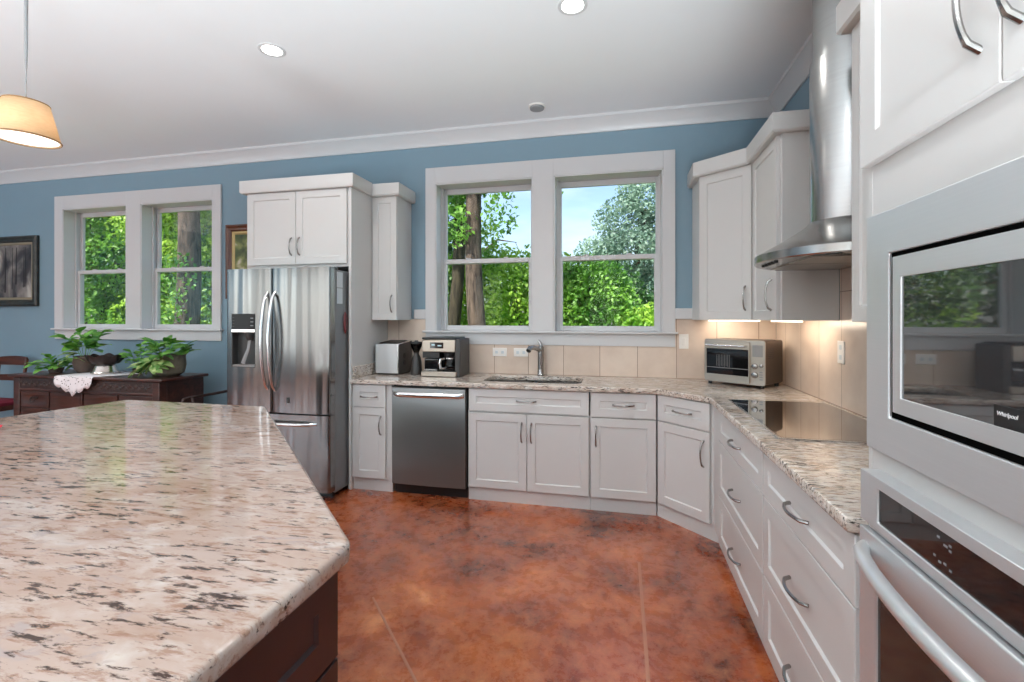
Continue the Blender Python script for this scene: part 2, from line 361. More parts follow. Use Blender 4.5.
def shade_material():
    m, nt, b = mat_base('linen lamp shade'); N, L = nt.nodes, nt.links
    tc = N.new('ShaderNodeTexCoord'); no = N.new('ShaderNodeTexNoise'); no.inputs['Scale'].default_value = 45; no.inputs['Detail'].default_value = 4
    mp = N.new('ShaderNodeMapping'); mp.inputs['Scale'].default_value = (1, 1, 4); L.new(tc.outputs['Object'], mp.inputs['Vector']); L.new(mp.outputs[0], no.inputs['Vector'])
    r = N.new('ShaderNodeValToRGB'); r.color_ramp.elements[0].color = rgb(218, 188, 146); r.color_ramp.elements[1].color = rgb(238, 216, 180)
    L.new(no.outputs['Fac'], r.inputs['Fac']); L.new(r.outputs[0], b.inputs['Base Color']); b.inputs['Roughness'].default_value = 0.9
    tr = N.new('ShaderNodeBsdfTranslucent'); L.new(r.outputs[0], tr.inputs['Color'])
    ms = N.new('ShaderNodeMixShader'); ms.inputs['Fac'].default_value = 0.4
    L.new(b.outputs[0], ms.inputs[1]); L.new(tr.outputs[0], ms.inputs[2]); L.new(ms.outputs[0], N['Material Output'].inputs['Surface'])
    return m
M['shade'] = shade_material()

# ------------------------------------------------------------------ mesh helpers
class MB:
    def __init__(s): s.v = []; s.f = []
    def add(s, vs, fs):
        b = len(s.v); s.v += [tuple(v) for v in vs]; s.f += [tuple(b + i for i in f) for f in fs]; return s
    def box(s, x0, x1, y0, y1, z0, z1):
        return s.add([(x0, y0, z0), (x1, y0, z0), (x1, y1, z0), (x0, y1, z0), (x0, y0, z1), (x1, y0, z1), (x1, y1, z1), (x0, y1, z1)],
                     [(0, 3, 2, 1), (4, 5, 6, 7), (0, 1, 5, 4), (1, 2, 6, 5), (2, 3, 7, 6), (3, 0, 4, 7)])
    def prism(s, poly, z0, z1):
        n = len(poly)
        return s.add([(x, y, z0) for x, y in poly] + [(x, y, z1) for x, y in poly],
                     [tuple(range(n - 1, -1, -1)), tuple(range(n, 2 * n))] + [(i, (i + 1) % n, n + (i + 1) % n, n + i) for i in range(n)])
    def loft(s, rings, cap=True, closed=True):
        n = len(rings[0]); vs = [p for r in rings for p in r]; fs = []
        for k in range(len(rings) - 1):
            for i in range(n if closed else n - 1):
                j = (i + 1) % n
                fs.append((k * n + i, k * n + j, (k + 1) * n + j, (k + 1) * n + i))
        if cap and closed:
            fs.append(tuple(range(n - 1, -1, -1))); fs.append(tuple((len(rings) - 1) * n + i for i in range(n)))
        return s.add(vs, fs)
    def lathe(s, prof, c=(0, 0, 0), n=24, cap=True):
        return s.loft([[(c[0] + r * math.cos(2 * PI * i / n), c[1] + r * math.sin(2 * PI * i / n), c[2] + z) for i in range(n)] for r, z in prof], cap)
    def tube(s, path, r, n=8, sx=1.0):
        """round bar along a path; r may be one radius or one per point; sx flattens"""
        P = [Vector(p) for p in path]; rs = r if isinstance(r, (list, tuple)) else [r] * len(P); rings = []
        up = None
        for i, p in enumerate(P):
            t = (P[min(i + 1, len(P) - 1)] - P[max(i - 1, 0)]).normalized()
            if up is None: up = Vector((0, 0, 1)) if abs(t.z) < 0.9 else Vector((0, 1, 0))
            a = t.cross(up).normalized(); bb = a.cross(t).normalized(); up = bb
            rings.append([tuple(p + a * (rs[i] * math.cos(2 * PI * k / n)) + bb * (rs[i] * sx * math.sin(2 * PI * k / n))) for k in range(n)])
        return s.loft(rings)
    def xf(s, mtx):
        s.v = [tuple(mtx @ Vector(v)) for v in s.v]; return s
    def join(s, o): return s.add(o.v, o.f)

def link(name, mb, mat, parent=None, bevel=0.0, smooth=True, angle=38, seg=2):
    me = bpy.data.meshes.new(name)
    if isinstance(mb, MB): me.from_pydata(mb.v, [], mb.f)
    else: mb.to_mesh(me); mb.free()
    bm = bmesh.new(); bm.from_mesh(me); bmesh.ops.recalc_face_normals(bm, faces=bm.faces); bm.to_mesh(me); bm.free()
    me.materials.append(mat)
    if smooth:
        me.shade_smooth(); me.set_sharp_from_angle(angle=math.radians(angle))
    o = bpy.data.objects.new(name, me); COL.objects.link(o)
    if parent: o.parent = parent
    if bevel:
        md = o.modifiers.new('bevel', 'BEVEL'); md.width = bevel; md.segments = seg; md.limit_method = 'ANGLE'; md.angle_limit = math.radians(40)
    return o

def tag(o, label, cat, group=None):
    o['label'] = label; o['category'] = cat
    if group: o['group'] = group
    return o

def thing(name, label, cat, loc=(0, 0, 0), rotz=0.0, group=None):
    o = bpy.data.objects.new(name, None); COL.objects.link(o); o.empty_display_size = 0.1
    o.location = loc; o.rotation_euler = (0, 0, rotz)
    return tag(o, label, cat, group)

def struct(name, mb, mat, parent=None, bevel=0.0):
    o = link(name, mb, mat, parent, bevel)
    if parent is None: o['kind'] = 'structure'
    return o

def curve_slab(name, outer, holes, z_top, th, mat, parent=None, bev=0.006):
    """stone slab with eased edges and cut-outs"""
    cu = bpy.data.curves.new(name, 'CURVE'); cu.dimensions = '2D'; cu.fill_mode = 'BOTH'
    cu.extrude = th / 2 - bev; cu.bevel_depth = bev; cu.bevel_resolution = 2; cu.offset = -bev
    for poly in [outer] + holes:
        sp = cu.splines.new('POLY'); sp.points.add(len(poly) - 1); sp.use_cyclic_u = True
        for p, (x, y) in zip(sp.points, poly): p.co = (x, y, 0, 1)
    t = bpy.data.objects.new(name + '_c', cu); COL.objects.link(t)
    me = bpy.data.meshes.new_from_object(t.evaluated_get(bpy.context.evaluated_depsgraph_get()))
    bpy.data.objects.remove(t); bpy.data.curves.remove(cu)
    me.transform(Matrix.Translation((0, 0, z_top - th / 2)))
    me.materials.clear(); me.materials.append(mat); me.name = name
    me.shade_smooth(); me.set_sharp_from_angle(angle=math.radians(50))
    o = bpy.data.objects.new(name, me); COL.objects.link(o)
    if parent: o.parent = parent
    return o

def rrect(x0, x1, y0, y1, r, n=6):
    pts = []
    for cx, cy, a0 in ((x1 - r, y1 - r, 0), (x0 + r, y1 - r, 90), (x0 + r, y0 + r, 180), (x1 - r, y0 + r, 270)):
        for i in range(n + 1):
            a = math.radians(a0 + 90 * i / n); pts.append((cx + r * math.cos(a), cy + r * math.sin(a)))
    return pts

def shaker(w, h, rail=0.06, t=0.020, rec=0.008, slope=0.006):
    """door/drawer front, local x 0..w, z 0..h, face at y=0 looking to -y, recessed flat panel"""
    mb = MB(); r = min(rail, w * 0.32, h * 0.34); q = r + slope
    def ring(i, y): return [(i, y, i), (w - i, y, i), (w - i, y, h - i), (i, y, h - i)]
    rings = [ring(0, t), ring(0, 0.002), ring(0.002, 0), ring(r, 0), ring(q, rec)]
    mb.loft(rings, cap=True)
    return mb

def pull(L, vertical=True, r=0.0055, out=0.03):
    """bowed cabinet pull centred on the origin, projecting to -y"""
    pts, rs = [], []
    for i in range(13):
        t = i / 12; u = (t - 0.5) * L; d = -0.004 - out * (math.sin(PI * t) ** 0.55)
        if i in (0, 12): d = 0.002
        pts.append((0, d, u) if vertical else (u, d, 0)); rs.append(r * (1.25 if i in (0, 1, 11, 12) else 1.0))
    return MB().tube(pts, rs, 8)

def front(kind, parent, x0, x1, z0, z1, y=0.0, handle=None, hl=0.15, mat=None, rail=0.06, hmat=None):
    """a shaker door or drawer front under its cabinet; handle = (x, z, 'v'|'h')"""
    mb = shaker(x1 - x0, z1 - z0, rail).xf(Matrix.Translation((x0, y, z0)))
    o = link(kind, mb, mat or M['cab'], parent)
    if handle:
        hx, hz, d = handle
        link('handle', pull(hl, d == 'v').xf(Matrix.Translation((hx, y, hz))), hmat or M['nickel'], o)
    return o

def tilt_box(mb, c, size, rot):
    b = MB().box(-size[0] / 2, size[0] / 2, -size[1] / 2, size[1] / 2, -size[2] / 2, size[2] / 2)
    b.xf(Matrix.Translation(c) @ Euler(rot).to_matrix().to_4x4()); return mb.join(b)

# ------------------------------------------------------------------ room shell
def wall_with_openings(name, along, pos, thick, a0, a1, z0, z1, openings, mat):
    """solid wall cut into boxes round its openings; along 'x' or 'y'"""
    mb = MB()
    def bx(p0, p1, q0, q1):
        if p1 - p0 < 1e-4 or q1 - q0 < 1e-4: return
        lo, hi = min(pos, pos + thick), max(pos, pos + thick)
        if along == 'x': mb.box(p0, p1, lo, hi, q0, q1)
        else: mb.box(lo, hi, p0, p1, q0, q1)
    cur = a0
    for (o0, o1, q0, q1) in sorted(openings):
        bx(cur, o0, z0, z1); bx(o0, o1, z0, q0); bx(o0, o1, q1, z1); cur = o1
    bx(cur, a1, z0, z1)
    return struct(name, mb, mat)

OPZ0, OPZ1 = 1.295, 2.668
WIN = {1: [(-6.236, -5.31), (-5.112, -4.165)], 2: [(-1.675, -0.755), (-0.567, 0.351)]}
ops = [(a, b, OPZ0, OPZ1) for k in WIN for a, b in WIN[k]]
wall_with_openings('wall_back', 'x', WY, 0.20, LWX - 0.2, WX + 0.2, 0, CEIL, ops, M['wall'])
wall_with_openings('wall_right', 'y', WX, 0.20, RWY, WY, 0, CEIL, [], M['wall'])
wall_with_openings('wall_left', 'y', LWX, -0.20, RWY, WY, 0, CEIL, [(-3.6, -1.4, 0.6, 2.6)], M['wall'])
wall_with_openings('wall_rear', 'x', RWY, -0.20, LWX - 0.2, WX + 0.2, 0, CEIL, [(a, b, 0.5, 2.6) for a, b in REAR_FILL_SPANS], plain('grey bounce wall paint', rgb(196, 188, 178), 0.6))  # unseen wall, its tone picked for neutral reflections and bounce
struct('floor', MB().box(LWX - 0.2, WX + 0.2, RWY - 0.2, WY + 0.2, -0.12, 0.0), M['floor'])
struct('ceiling', MB().box(LWX - 0.2, WX + 0.2, RWY - 0.2, WY + 0.2, CEIL, CEIL + 0.15), M['ceiling'])

CROWN = [(0.0, -0.13), (-0.014, -0.13), (-0.018, -0.112), (-0.075, -0.03), (-0.088, -0.024), (-0.088, 0.0), (0.0, 0.0)]
mb = MB().loft([[(x, WY + d, CEIL + z) for d, z in CROWN] for x in (LWX, WX)]); struct('trim_1', mb, M['trim'])
mb = MB().loft([[(WX + d, y, CEIL + z) for d, z in CROWN] for y in (RWY, WY - 0.002)]); struct('trim_2', mb, M['trim'])
# control joints scored in the slab
SEAM = plain('score line dust', rgb(176, 122, 98), 0.6, vary=0.2, scale=20)
def score(name, p, q, w=0.012):
    p, q = Vector((*p, 0)), Vector((*q, 0)); n = (q - p).cross(Vector((0, 0, 1))).normalized() * (w / 2)
    mb = MB().loft([[tuple(p - n), tuple(p + n), tuple(p + n * 0.6 + Vector((0, 0, 0.0015))), tuple(p - n * 0.6 + Vector((0, 0, 0.0015)))],
                    [tuple(q - n), tuple(q + n), tuple(q + n * 0.6 + Vector((0, 0, 0.0015))), tuple(q - n * 0.6 + Vector((0, 0, 0.0015)))]])
    struct(name, mb, SEAM)
score('trim_7', (0.108, 2.83), (0.108, 1.80), 0.016)
score('trim_8', (-1.225, 2.17), (-0.56, 1.48), 0.012)

# backsplash tile (wall finish) and the painted band above it
CT = 0.918
struct('trim_3', MB().box(-2.162, -1.772, WY - 0.010, WY - 0.0005, CT - 0.03, 1.41).box(-1.772, 0.447, WY - 0.010, WY - 0.0005, CT - 0.03, 1.18).box(0.447, WX - 0.012, WY - 0.010, WY - 0.0005, CT - 0.03, 1.41), M['tile_b'])
mb = MB().box(WX - 0.010, WX - 0.0005, 1.34, WY - 0.010, CT - 0.03, 1.41)
mb.box(WX - 0.010, WX - 0.0005, 2.11, 3.0, 1.41, 2.5); struct('trim_4', mb, M['tile_r'])
mb = MB().box(-1.885, -1.772, WY - 0.022, WY, 1.412, 1.50).box(0.447, 0.585, WY - 0.022, WY, 1.412, 1.50)
struct('trim_5', mb, M['trim'], bevel=0.003)
mb = MB().box(LWX, -4.05, WY - 0.016, WY, 0.0, 0.14); struct('baseboard_back', mb, M['trim'], bevel=0.004)

def window(n, outer0, outer1, units):
    root = bpy.data.objects.new('window_%d' % n, None); COL.objects.link(root); root['kind'] = 'structure'
    root['label'] = {1: 'white double window above the dark sideboard', 2: 'white double window above the kitchen sink'}[n]
    root.location = (outer0, WY, 1.18)
    T = Matrix.Translation((-outer0, -WY, -1.18)); zt, zs = 2.818, 1.285
    fr = MB(); y0, y1 = WY - 0.022, WY
    xs = [outer0] + [v for u in units for v in u] + [outer1]
    for i in range(0, len(xs), 2): fr.box(xs[i], xs[i + 1], y0, y1, zs, zt)
    for a, b in units: fr.box(a, b, y0, y1, OPZ1, zt)
    fr.box(outer0, outer1, y0 + 0.004, y1, 1.18, zs)
    for a, b in units:                                   # jamb lining
        fr.box(a, a + 0.012, y0 + 0.004, WY + 0.2, OPZ0, OPZ1); fr.box(b - 0.012, b, y0 + 0.004, WY + 0.2, OPZ0, OPZ1)
        fr.box(a, b, y0 + 0.004, WY + 0.2, OPZ1 - 0.012, OPZ1); fr.box(a, b, WY, WY + 0.2, OPZ0, OPZ0 + 0.006)
        fr.box(a + 0.012, a + 0.030, WY + 0.10, WY + 0.115, OPZ0, OPZ1); fr.box(b - 0.030, b - 0.012, WY + 0.10, WY + 0.115, OPZ0, OPZ1)
    link('window_frame', fr.xf(T), M['trim'], root, 0.002)
    sl = MB().box(outer0 - 0.02, outer1 + 0.02, WY - 0.05, WY, zs, zs + 0.018)
    link('window_sill', sl.xf(T), M['trim'], root, 0.004)
    zm = 1.955
    for a, b in units:
        for up in (True, False):
            yy = WY + (0.155 if up else 0.118); s = MB(); st = 0.036 if up else 0.05
            A, B = a + 0.012, b - 0.012
            lo, hi = (zm - 0.02, OPZ1 - 0.012) if up else (OPZ0 + 0.006, zm + 0.022)
            tr, br = (0.05, 0.042) if up else (0.042, 0.048)
            s.box(A, A + st, yy, yy + 0.032, lo, hi).box(B - st, B, yy, yy + 0.032, lo, hi)
            s.box(A + st, B - st, yy, yy + 0.032, hi - tr, hi).box(A + st, B - st, yy, yy + 0.032, lo, lo + br)
            if not up:
                for fx in (0.3, 0.7): s.box(a + (b - a) * fx - 0.022, a + (b - a) * fx + 0.022, yy - 0.004, yy + 0.02, hi, hi + 0.010)
            so = link('sash', s.xf(T), M['trim'], root, 0.003)
            g = MB().box(A + st, B - st, yy + 0.014, yy + 0.018, lo + br, hi - tr)
            link('pane', g.xf(T), M['glass'], so, smooth=False)
    return root
window(1, -6.355, -4.062, WIN[1])
window(2, -1.772, 0.447, WIN[2])

# ------------------------------------------------------------------ base cabinets, back run (face Y=3.49)
FY, FX, DZ0, DZ1, SPL = 3.49, 0.575, 0.108, 0.874, 0.690
TOEY, TOEX = 3.522, 0.606
def base_unit(label, loc, rotz, w, depth, fronts, toe=0.032, x0=0.0, group=None, hl=0.15, top=0.876):
    t = thing('base_cabinet', label, 'cabinet', loc, rotz, group)
    mb = MB().box(x0, w, 0.0215, depth, 0.10, top).box(x0, w, toe, depth, 0.0, 0.10)
    link('body', mb, M['cab'], t)
    for kind, a, b, c, d, h in fronts: front(kind, t, a, b, c, d, 0.0, h, hl)
    return t
g = 0.0025
# narrow cabinet beside the refrigerator panel
base_unit('narrow white base cabinet between refrigerator and dishwasher', (-2.162, FY, 0), 0, 0.354, 0.60,
          [('drawer', 0.006, 0.304, SPL + g, DZ1, (0.155, 0.776, 'h')), ('door', 0.006, 0.304, DZ0, SPL - g, (0.264, 0.543, 'v'))])
# sink base
base_unit('wide white sink base cabinet with two doors under the window', (-1.158, FY, 0), 0, 0.94, 0.60,
          [('false_front', 0.010, 0.935, SPL + 0.010, DZ1, (0.466, 0.788, 'h')), ('door', 0.010, 0.468, DZ0, SPL - g, (0.432, 0.55, 'v')),
           ('door', 0.473, 0.935, DZ0, SPL - g, (0.506, 0.55, 'v'))], top=0.70)
base_unit('white single door base cabinet between the sink cabinet and the corner', (-0.214, FY, 0), 0, 0.468, 0.60,
          [('drawer', 0.008, 0.464, SPL + 0.006, DZ1, (0.238, 0.788, 'h')), ('door', 0.008, 0.464, DZ0, SPL - g, (0.042, 0.553, 'v'))])
# diagonal corner base
t = thing('corner_base_cabinet', 'white angled corner base cabinet with one drawer and one door', 'cabinet', (0.2565, FY, 0), -PI / 4)
link('body', MB().prism([(0.0, 0.0215), (0.447, 0.0215), (0.82, 0.40), (0.40, 0.82), (-0.40, 0.40)], 0.10, 0.876)
     .prism([(-0.02, 0.028), (0.467, 0.028), (0.82, 0.40), (0.40, 0.82), (-0.40, 0.40)], 0.0, 0.10), M['cab'], t)
front('drawer', t, 0.004, 0.420, SPL + 0.006, DZ1, 0, (0.212, 0.785, 'h'), 0.15)
front('door', t, 0.004, 0.420, DZ0, SPL - g, 0, (0.378, 0.545, 'v'), 0.17)

# right run drawer stacks (local x runs toward the camera)
def drawer_stack(label, y0, w, x_first, hx):
    t = thing('drawer_cabinet', label, 'cabinet', (FX, y0, 0), -PI / 2, 'drawer cabinets along the right wall')
    mb = MB().box(0, w, 0.0215, 0.635, 0.10, 0.876).box(0, w, 0.031, 0.635, 0, 0.10)
    if x_first > 0.05: mb.box(0.0, x_first - 0.004, 0.002, 0.0215, 0.10, 0.876)
    link('body', mb, M['cab'], t)
    for z0, z1, hz in ((SPL + g, DZ1, 0.775), (0.365 + g, SPL - g, 0.515), (DZ0 - 0.03, 0.365 - g, 0.205)):
        front('drawer', t, x_first, w - 0.004, z0, z1, 0, (hx, hz, 'h'), 0.17, rail=0.062)
    return t
drawer_stack('white three drawer cabinet under the cooktop, next to the angled corner', 3.160, 1.034, 0.140, 0.57)
drawer_stack('white three drawer cabinet under the counter beside the wall oven', 2.122, 0.782, 0.006, 0.39)

# ------------------------------------------------------------------ countertop with sink cut-out
ct = thing('countertop', 'speckled granite countertop running along the back and right walls', 'countertop', (0, 0, 0))
arc = [(0.235, 3.466), (0.258, 3.462)]
outer = [(-2.163, 3.466), (0.24, 3.466), (0.262, 3.461), (0.548, 3.178), (0.554, 3.160), (0.554, 1.338), (WX - 0.011, 1.338), (WX - 0.011, WY - 0.011), (-2.163, WY - 0.011)]
sink_hole = [rrect(-1.065, -0.725, 3.62, 3.985, 0.06), rrect(-0.685, -0.32, 3.62, 3.985, 0.06)]
sx0, sx1, sy0, sy1 = -1.085, -0.295, 3.60, 3.99
curve_slab('slab', outer, [rrect(sx0, sx1, sy0, sy1, 0.075)], CT, 0.038, M['granite2'], ct, 0.007)
link('side_splash', MB().box(-2.162, -2.144, 3.50, WY - 0.011, CT + 0.0002, CT + 0.10), M['granite2'], ct, 0.004)

sk = thing('sink', 'stainless double bowl sink set under the granite counter', 'sink', ((sx0 + sx1) / 2, (sy0 + sy1) / 2, 0.70))
def bowl(x0, x1, y0, y1, zt, zb, r):
    mb = MB(); o = [rrect(x0, x1, y0, y1, r), rrect(x0 + 0.003, x1 - 0.003, y0 + 0.003, y1 - 0.003, r)]
    rings = [[(x, y, zt) for x, y in rrect(x0 - 0.012, x1 + 0.012, y0 - 0.012, y1 + 0.012, r + .012)], [(x, y, zt) for x, y in rrect(x0, x1, y0, y1, r)],
             [(x, y, zb + 0.03) for x, y in rrect(x0 + 0.008, x1 - 0.008, y0 + 0.008, y1 - 0.008, r)],
             [(x, y, zb) for x, y in rrect(x0 + 0.035, x1 - 0.035, y0 + 0.035, y1 - 0.035, r * 0.8)]]
    mb.loft(rings, cap=False); n = len(rings[0]); b = len(mb.v) - n
    mb.f.append(tuple(b + i for i in range(n))); return mb
cxs, cys = (sx0 + sx1) / 2, (sy0 + sy1) / 2
for a, b in ((sx0 - cxs - 0.004, -0.022), (0.022, sx1 - cxs + 0.004)):
    bo = link('bowl', bowl(a, b, sy0 - cys - 0.004, sy1 - cys + 0.004, 0.179, 0.005, 0.06), M['steel_hood'], sk)
    link('drain', MB().lathe([(0.045, 0.0052), (0.045, 0.008), (0.03, 0.008), (0.028, 0.0055), (0.001, 0.0055)], ((a + b) / 2, 0, 0), 20), M['chrome'], bo)

fa = thing('faucet', 'brushed steel single lever faucet behind the sink', 'faucet', (-0.672, 4.045, CT))
link('body', MB().lathe([(0.034, 0.0), (0.034, 0.008), (0.029, 0.014), (0.0275, 0.06), (0.027, 0.18), (0.0285, 0.225), (0.027, 0.250), (0.014, 0.262)], n=24), M['chrome'], fa)
link('spout', MB().tube([(0, 0.0, 0.215), (-0.022, -0.04, 0.235), (-0.048, -0.09, 0.250), (-0.070, -0.14, 0.248), (-0.078, -0.165, 0.225)], [0.021, 0.021, 0.0205, 0.021, 0.022], 16), M['chrome'], fa)
link('lever', MB().tube([(0, 0, 0.250), (0.0, 0.002, 0.268), (-0.010, 0.004, 0.288), (-0.024, 0.008, 0.308)], [0.018, 0.014, 0.011, 0.009], 12), M['chrome'], fa)

# ------------------------------------------------------------------ dishwasher
dw = thing('dishwasher', 'stainless steel dishwasher with a bar handle left of the sink', 'dishwasher', (-1.800, FY, 0))
W = 0.634
link('body', MB().box(0.004, W - 0.004, 0.03, 0.58, 0.085, 0.872), M['black'], dw)
link('kick_plate', MB().box(0.006, W - 0.004, 0.045, 0.06, 0.0, 0.085), M['black'], dw)
mb = MB(); rings = []
for i in range(13):
    x = 0.006 + (W - 0.012) * i / 12; q = -0.012 - 0.006 * math.sin(PI * i / 12)
    rings.append([(x, q, 0.088), (x, 0.03, 0.088), (x, 0.03, 0.862), (x, q + 0.004, 0.862), (x, q, 0.852)])
mb.loft(rings); link('door', mb, M['steel_dw'], dw, 0.003, angle=50)
mb = MB(); pts = []
for i in range(17):
    t_ = i / 16; pts.append((0.022 + (W - 0.044) * t_, -0.028 - 0.028 * math.sin(PI * t_) ** 0.4 if 0 < i < 16 else -0.012, 0.812))
mb.tube(pts, 0.013, 10, 1.6); link('handle', mb, M['steel_bright'], dw)

# ------------------------------------------------------------------ refrigerator
FRX0, FRX1, FRY, FRZ = -3.166, -2.205, 3.253, 1.82
fr = thing('refrigerator', 'stainless french door refrigerator with ice dispenser', 'refrigerator', ((FRX0 + FRX1) / 2, FRY, 0))
hw = (FRX1 - FRX0) / 2
link('body', MB().box(-hw + 0.006, hw - 0.002, 0.075, 0.84, 0.03, FRZ - 0.015), M['steel_side'], fr, 0.004)
link('kick_plate', MB().box(-hw + 0.02, hw - 0.02, 0.06, 0.10, 0.0, 0.05), M['black'], fr)
for x in (-hw + 0.05, hw - 0.05): link('hinge_cover', MB().box(x - 0.04, x + 0.04, 0.03, 0.13, FRZ - 0.015, FRZ + 0.006), M['darkgrey'], fr, 0.005)
def bowed(x0, x1, z0, z1, bow, th=0.07, hole=None, r=0.012):
    """steel door leaf with a gently bowed front; hole = (x0, x1, z0, z1) cut-out"""
    xs = [x0 + (x1 - x0) * i / 16 for i in range(17)]; zs = [z0, z1]
    if hole: xs = sorted(set(xs) | {hole[0], hole[1]}); zs = [z0, hole[2], hole[3], z1]
    def yf(x):
        u = (x - x0) / (x1 - x0); e = min(x - x0, x1 - x)
        return -bow * math.sin(PI * u) + (r - math.sqrt(max(0, r * r - (r - e) ** 2)) if e < r else 0)
    xs = sorted(set(xs) | {x0 + r * k for k in (0.1, 0.3, 0.6, 1)} | {x1 - r * k for k in (0.1, 0.3, 0.6, 1)})
    mb = MB(); n = len(xs)
    vid = {}
    for j, z in enumerate(zs):
        for i, x in enumerate(xs): vid[(i, j)] = len(mb.v); mb.v.append((x, yf(x), z))
    for j in range(len(zs) - 1):
        for i in range(n - 1):
            if hole and hole[0] - 1e-6 <= xs[i] and xs[i + 1] <= hole[1] + 1e-6 and abs(zs[j] - hole[2]) < 1e-6: continue
            mb.f.append((vid[(i, j)], vid[(i + 1, j)], vid[(i + 1, j + 1)], vid[(i, j + 1)]))
    for z in (z0, z1):
        b = len(mb.v); mb.v += [(x, yf(x), z) for x in xs] + [(x1, th, z), (x0, th, z)]; mb.f.append(tuple(range(b, b + n + 2)))
    for x in (x0, x1):
        b = len(mb.v); mb.v += [(x, yf(x), z0), (x, th, z0), (x, th, z1), (x, yf(x), z1)]; mb.f.append((b, b + 1, b + 2, b + 3))
    b = len(mb.v); mb.v += [(x0, th, z0), (x1, th, z0), (x1, th, z1), (x0, th, z1)]; mb.f.append((b, b + 1, b + 2, b + 3))
    return mb
SPX = -2.733 - (FRX0 + FRX1) / 2
hole = (-0.4225, -0.192, 1.018, 1.455)
dl = link('door', bowed(-hw, SPX - 0.004, 0.665, FRZ, 0.012, hole=hole), M['steel_v'], fr, angle=30)
dr = link('door', bowed(SPX + 0.004, hw, 0.665, FRZ, 0.018), M['steel_v'], fr, angle=30)
dz = link('freezer_drawer', bowed(-hw, hw, 0.05, 0.652, 0.018), M['steel_v'], fr, angle=30)
hx0, hx1, hz0, hz1 = hole
mb = MB().box(hx0, hx1, 0.050, 0.06, hz0, hz1).box(hx0, hx0 + 0.006, -0.008, 0.06, hz0, hz1).box(hx1 - 0.006, hx1, -0.008, 0.06, hz0, hz1)
mb.box(hx0, hx1, -0.008, 0.06, hz0, hz0 + 0.006).box(hx0, hx1, -0.008, 0.06, hz1 - 0.006, hz1)
link('dispenser', mb, M['darkgrey'], fr)
dp = link('dispenser_panel', MB().box(hx0 + 0.004, hx1 - 0.004, -0.012, 0.03, hz1 - 0.125, hz1 - 0.004), M['gloss_black'], fr, 0.002)
for k in range(3): mb = MB().box(hx1 - 0.045, hx1 - 0.018, -0.0135, -0.012, hz1 - 0.040 - 0.030 * k, hz1 - 0.033 - 0.030 * k); link('key_mark', mb, M['grey'], dp)
for k in range(4): mb = MB().box(hx0 + 0.014, hx0 + 0.03, -0.0135, -0.012, hz1 - 0.034 - 0.024 * k, hz1 - 0.030 - 0.024 * k); link('key_mark', mb, M['darkgrey'], dp)
link('dispenser_ledge', MB().box(hx0 + 0.001, hx1 - 0.001, -0.014, 0.05, hz1 - 0.152, hz1 - 0.126), M['steel_bright'], fr, 0.003)
link('dispenser_paddle', MB().tube([(hx1 - 0.075, 0.02, hz1 - 0.17), (hx1 - 0.078, 0.0, hz1 - 0.29), (hx1 - 0.125, -0.005, hz0 + 0.03)], [0.012, 0.014, 0.02], 8, 0.4), M['grey'], fr)
link('dispenser_chute', MB().lathe([(0.045, 0), (0.045, -0.02), (0.022, -0.07), (0.02, -0.07)], (hx1 - 0.08, 0.03, hz1 - 0.152), 16), M['darkgrey'], fr)
link('drip_tray', MB().box(hx0 + 0.008, hx1 - 0.008, -0.006, 0.05, hz0 + 0.006, hz0 + 0.02), M['grey'], fr)
def bow_handle(x, z0, z1, out, side):
    pts, rs = [], []
    for i in range(21):
        t_ = i / 20; s_ = math.sin(PI * t_)
        pts.append((x, -0.012 - out * s_ ** 0.7 if 0 < i < 20 else 0.0, z0 + (z1 - z0) * t_)); rs.append(0.011 + 0.004 * s_)
    return MB().tube(pts, rs, 10)
link('handle', bow_handle(SPX - 0.034, 0.845, 1.628, 0.066, 1), M['steel_bright'], dl)
link('handle', bow_handle(SPX + 0.034, 0.835, 1.628, 0.066, -1), M['steel_bright'], dr)
pts = [(-0.36 + 0.72 * i / 16, -0.02 - (0.05 * math.sin(PI * i / 16) ** 0.5 if 0 < i < 16 else -0.02), 0.585) for i in range(17)]
link('handle', MB().tube(pts, 0.0135, 10), M['steel_bright'], dz)
link('badge', MB().box(SPX + 0.155, SPX + 0.178, -0.020, -0.012, 0.745, 0.79), M['darkgrey'], dr)

tag(link('paper_note', MB().box(FRX1 + 0.0005, FRX1 + 0.0015, 3.345, 3.425, 1.665, 1.79).box(FRX1 + 0.0005, FRX1 + 0.0018, 3.347, 3.423, 1.535, 1.66), M['paper']),
    'white paper notes stuck on the refrigerator side', 'note')
rm = thing('key_magnet', 'dark red oval magnet hanging on the refrigerator side', 'magnet', (FRX1, 3.455, 1.29))
link('body', MB().loft([[(0.002 + d, 0.024 * r * math.cos(a), 0.09 + 0.09 * r * math.sin(a)) for a in [2 * PI * k / 20 for k in range(20)]] for d, r in ((0, 0.9), (0.005, 1), (0.011, 0.9), (0.013, 0.6))]), M['red'], rm)
link('slot', MB().box(0.0145, 0.016, -0.006, 0.006, 0.05, 0.125), M['pewter'], rm)

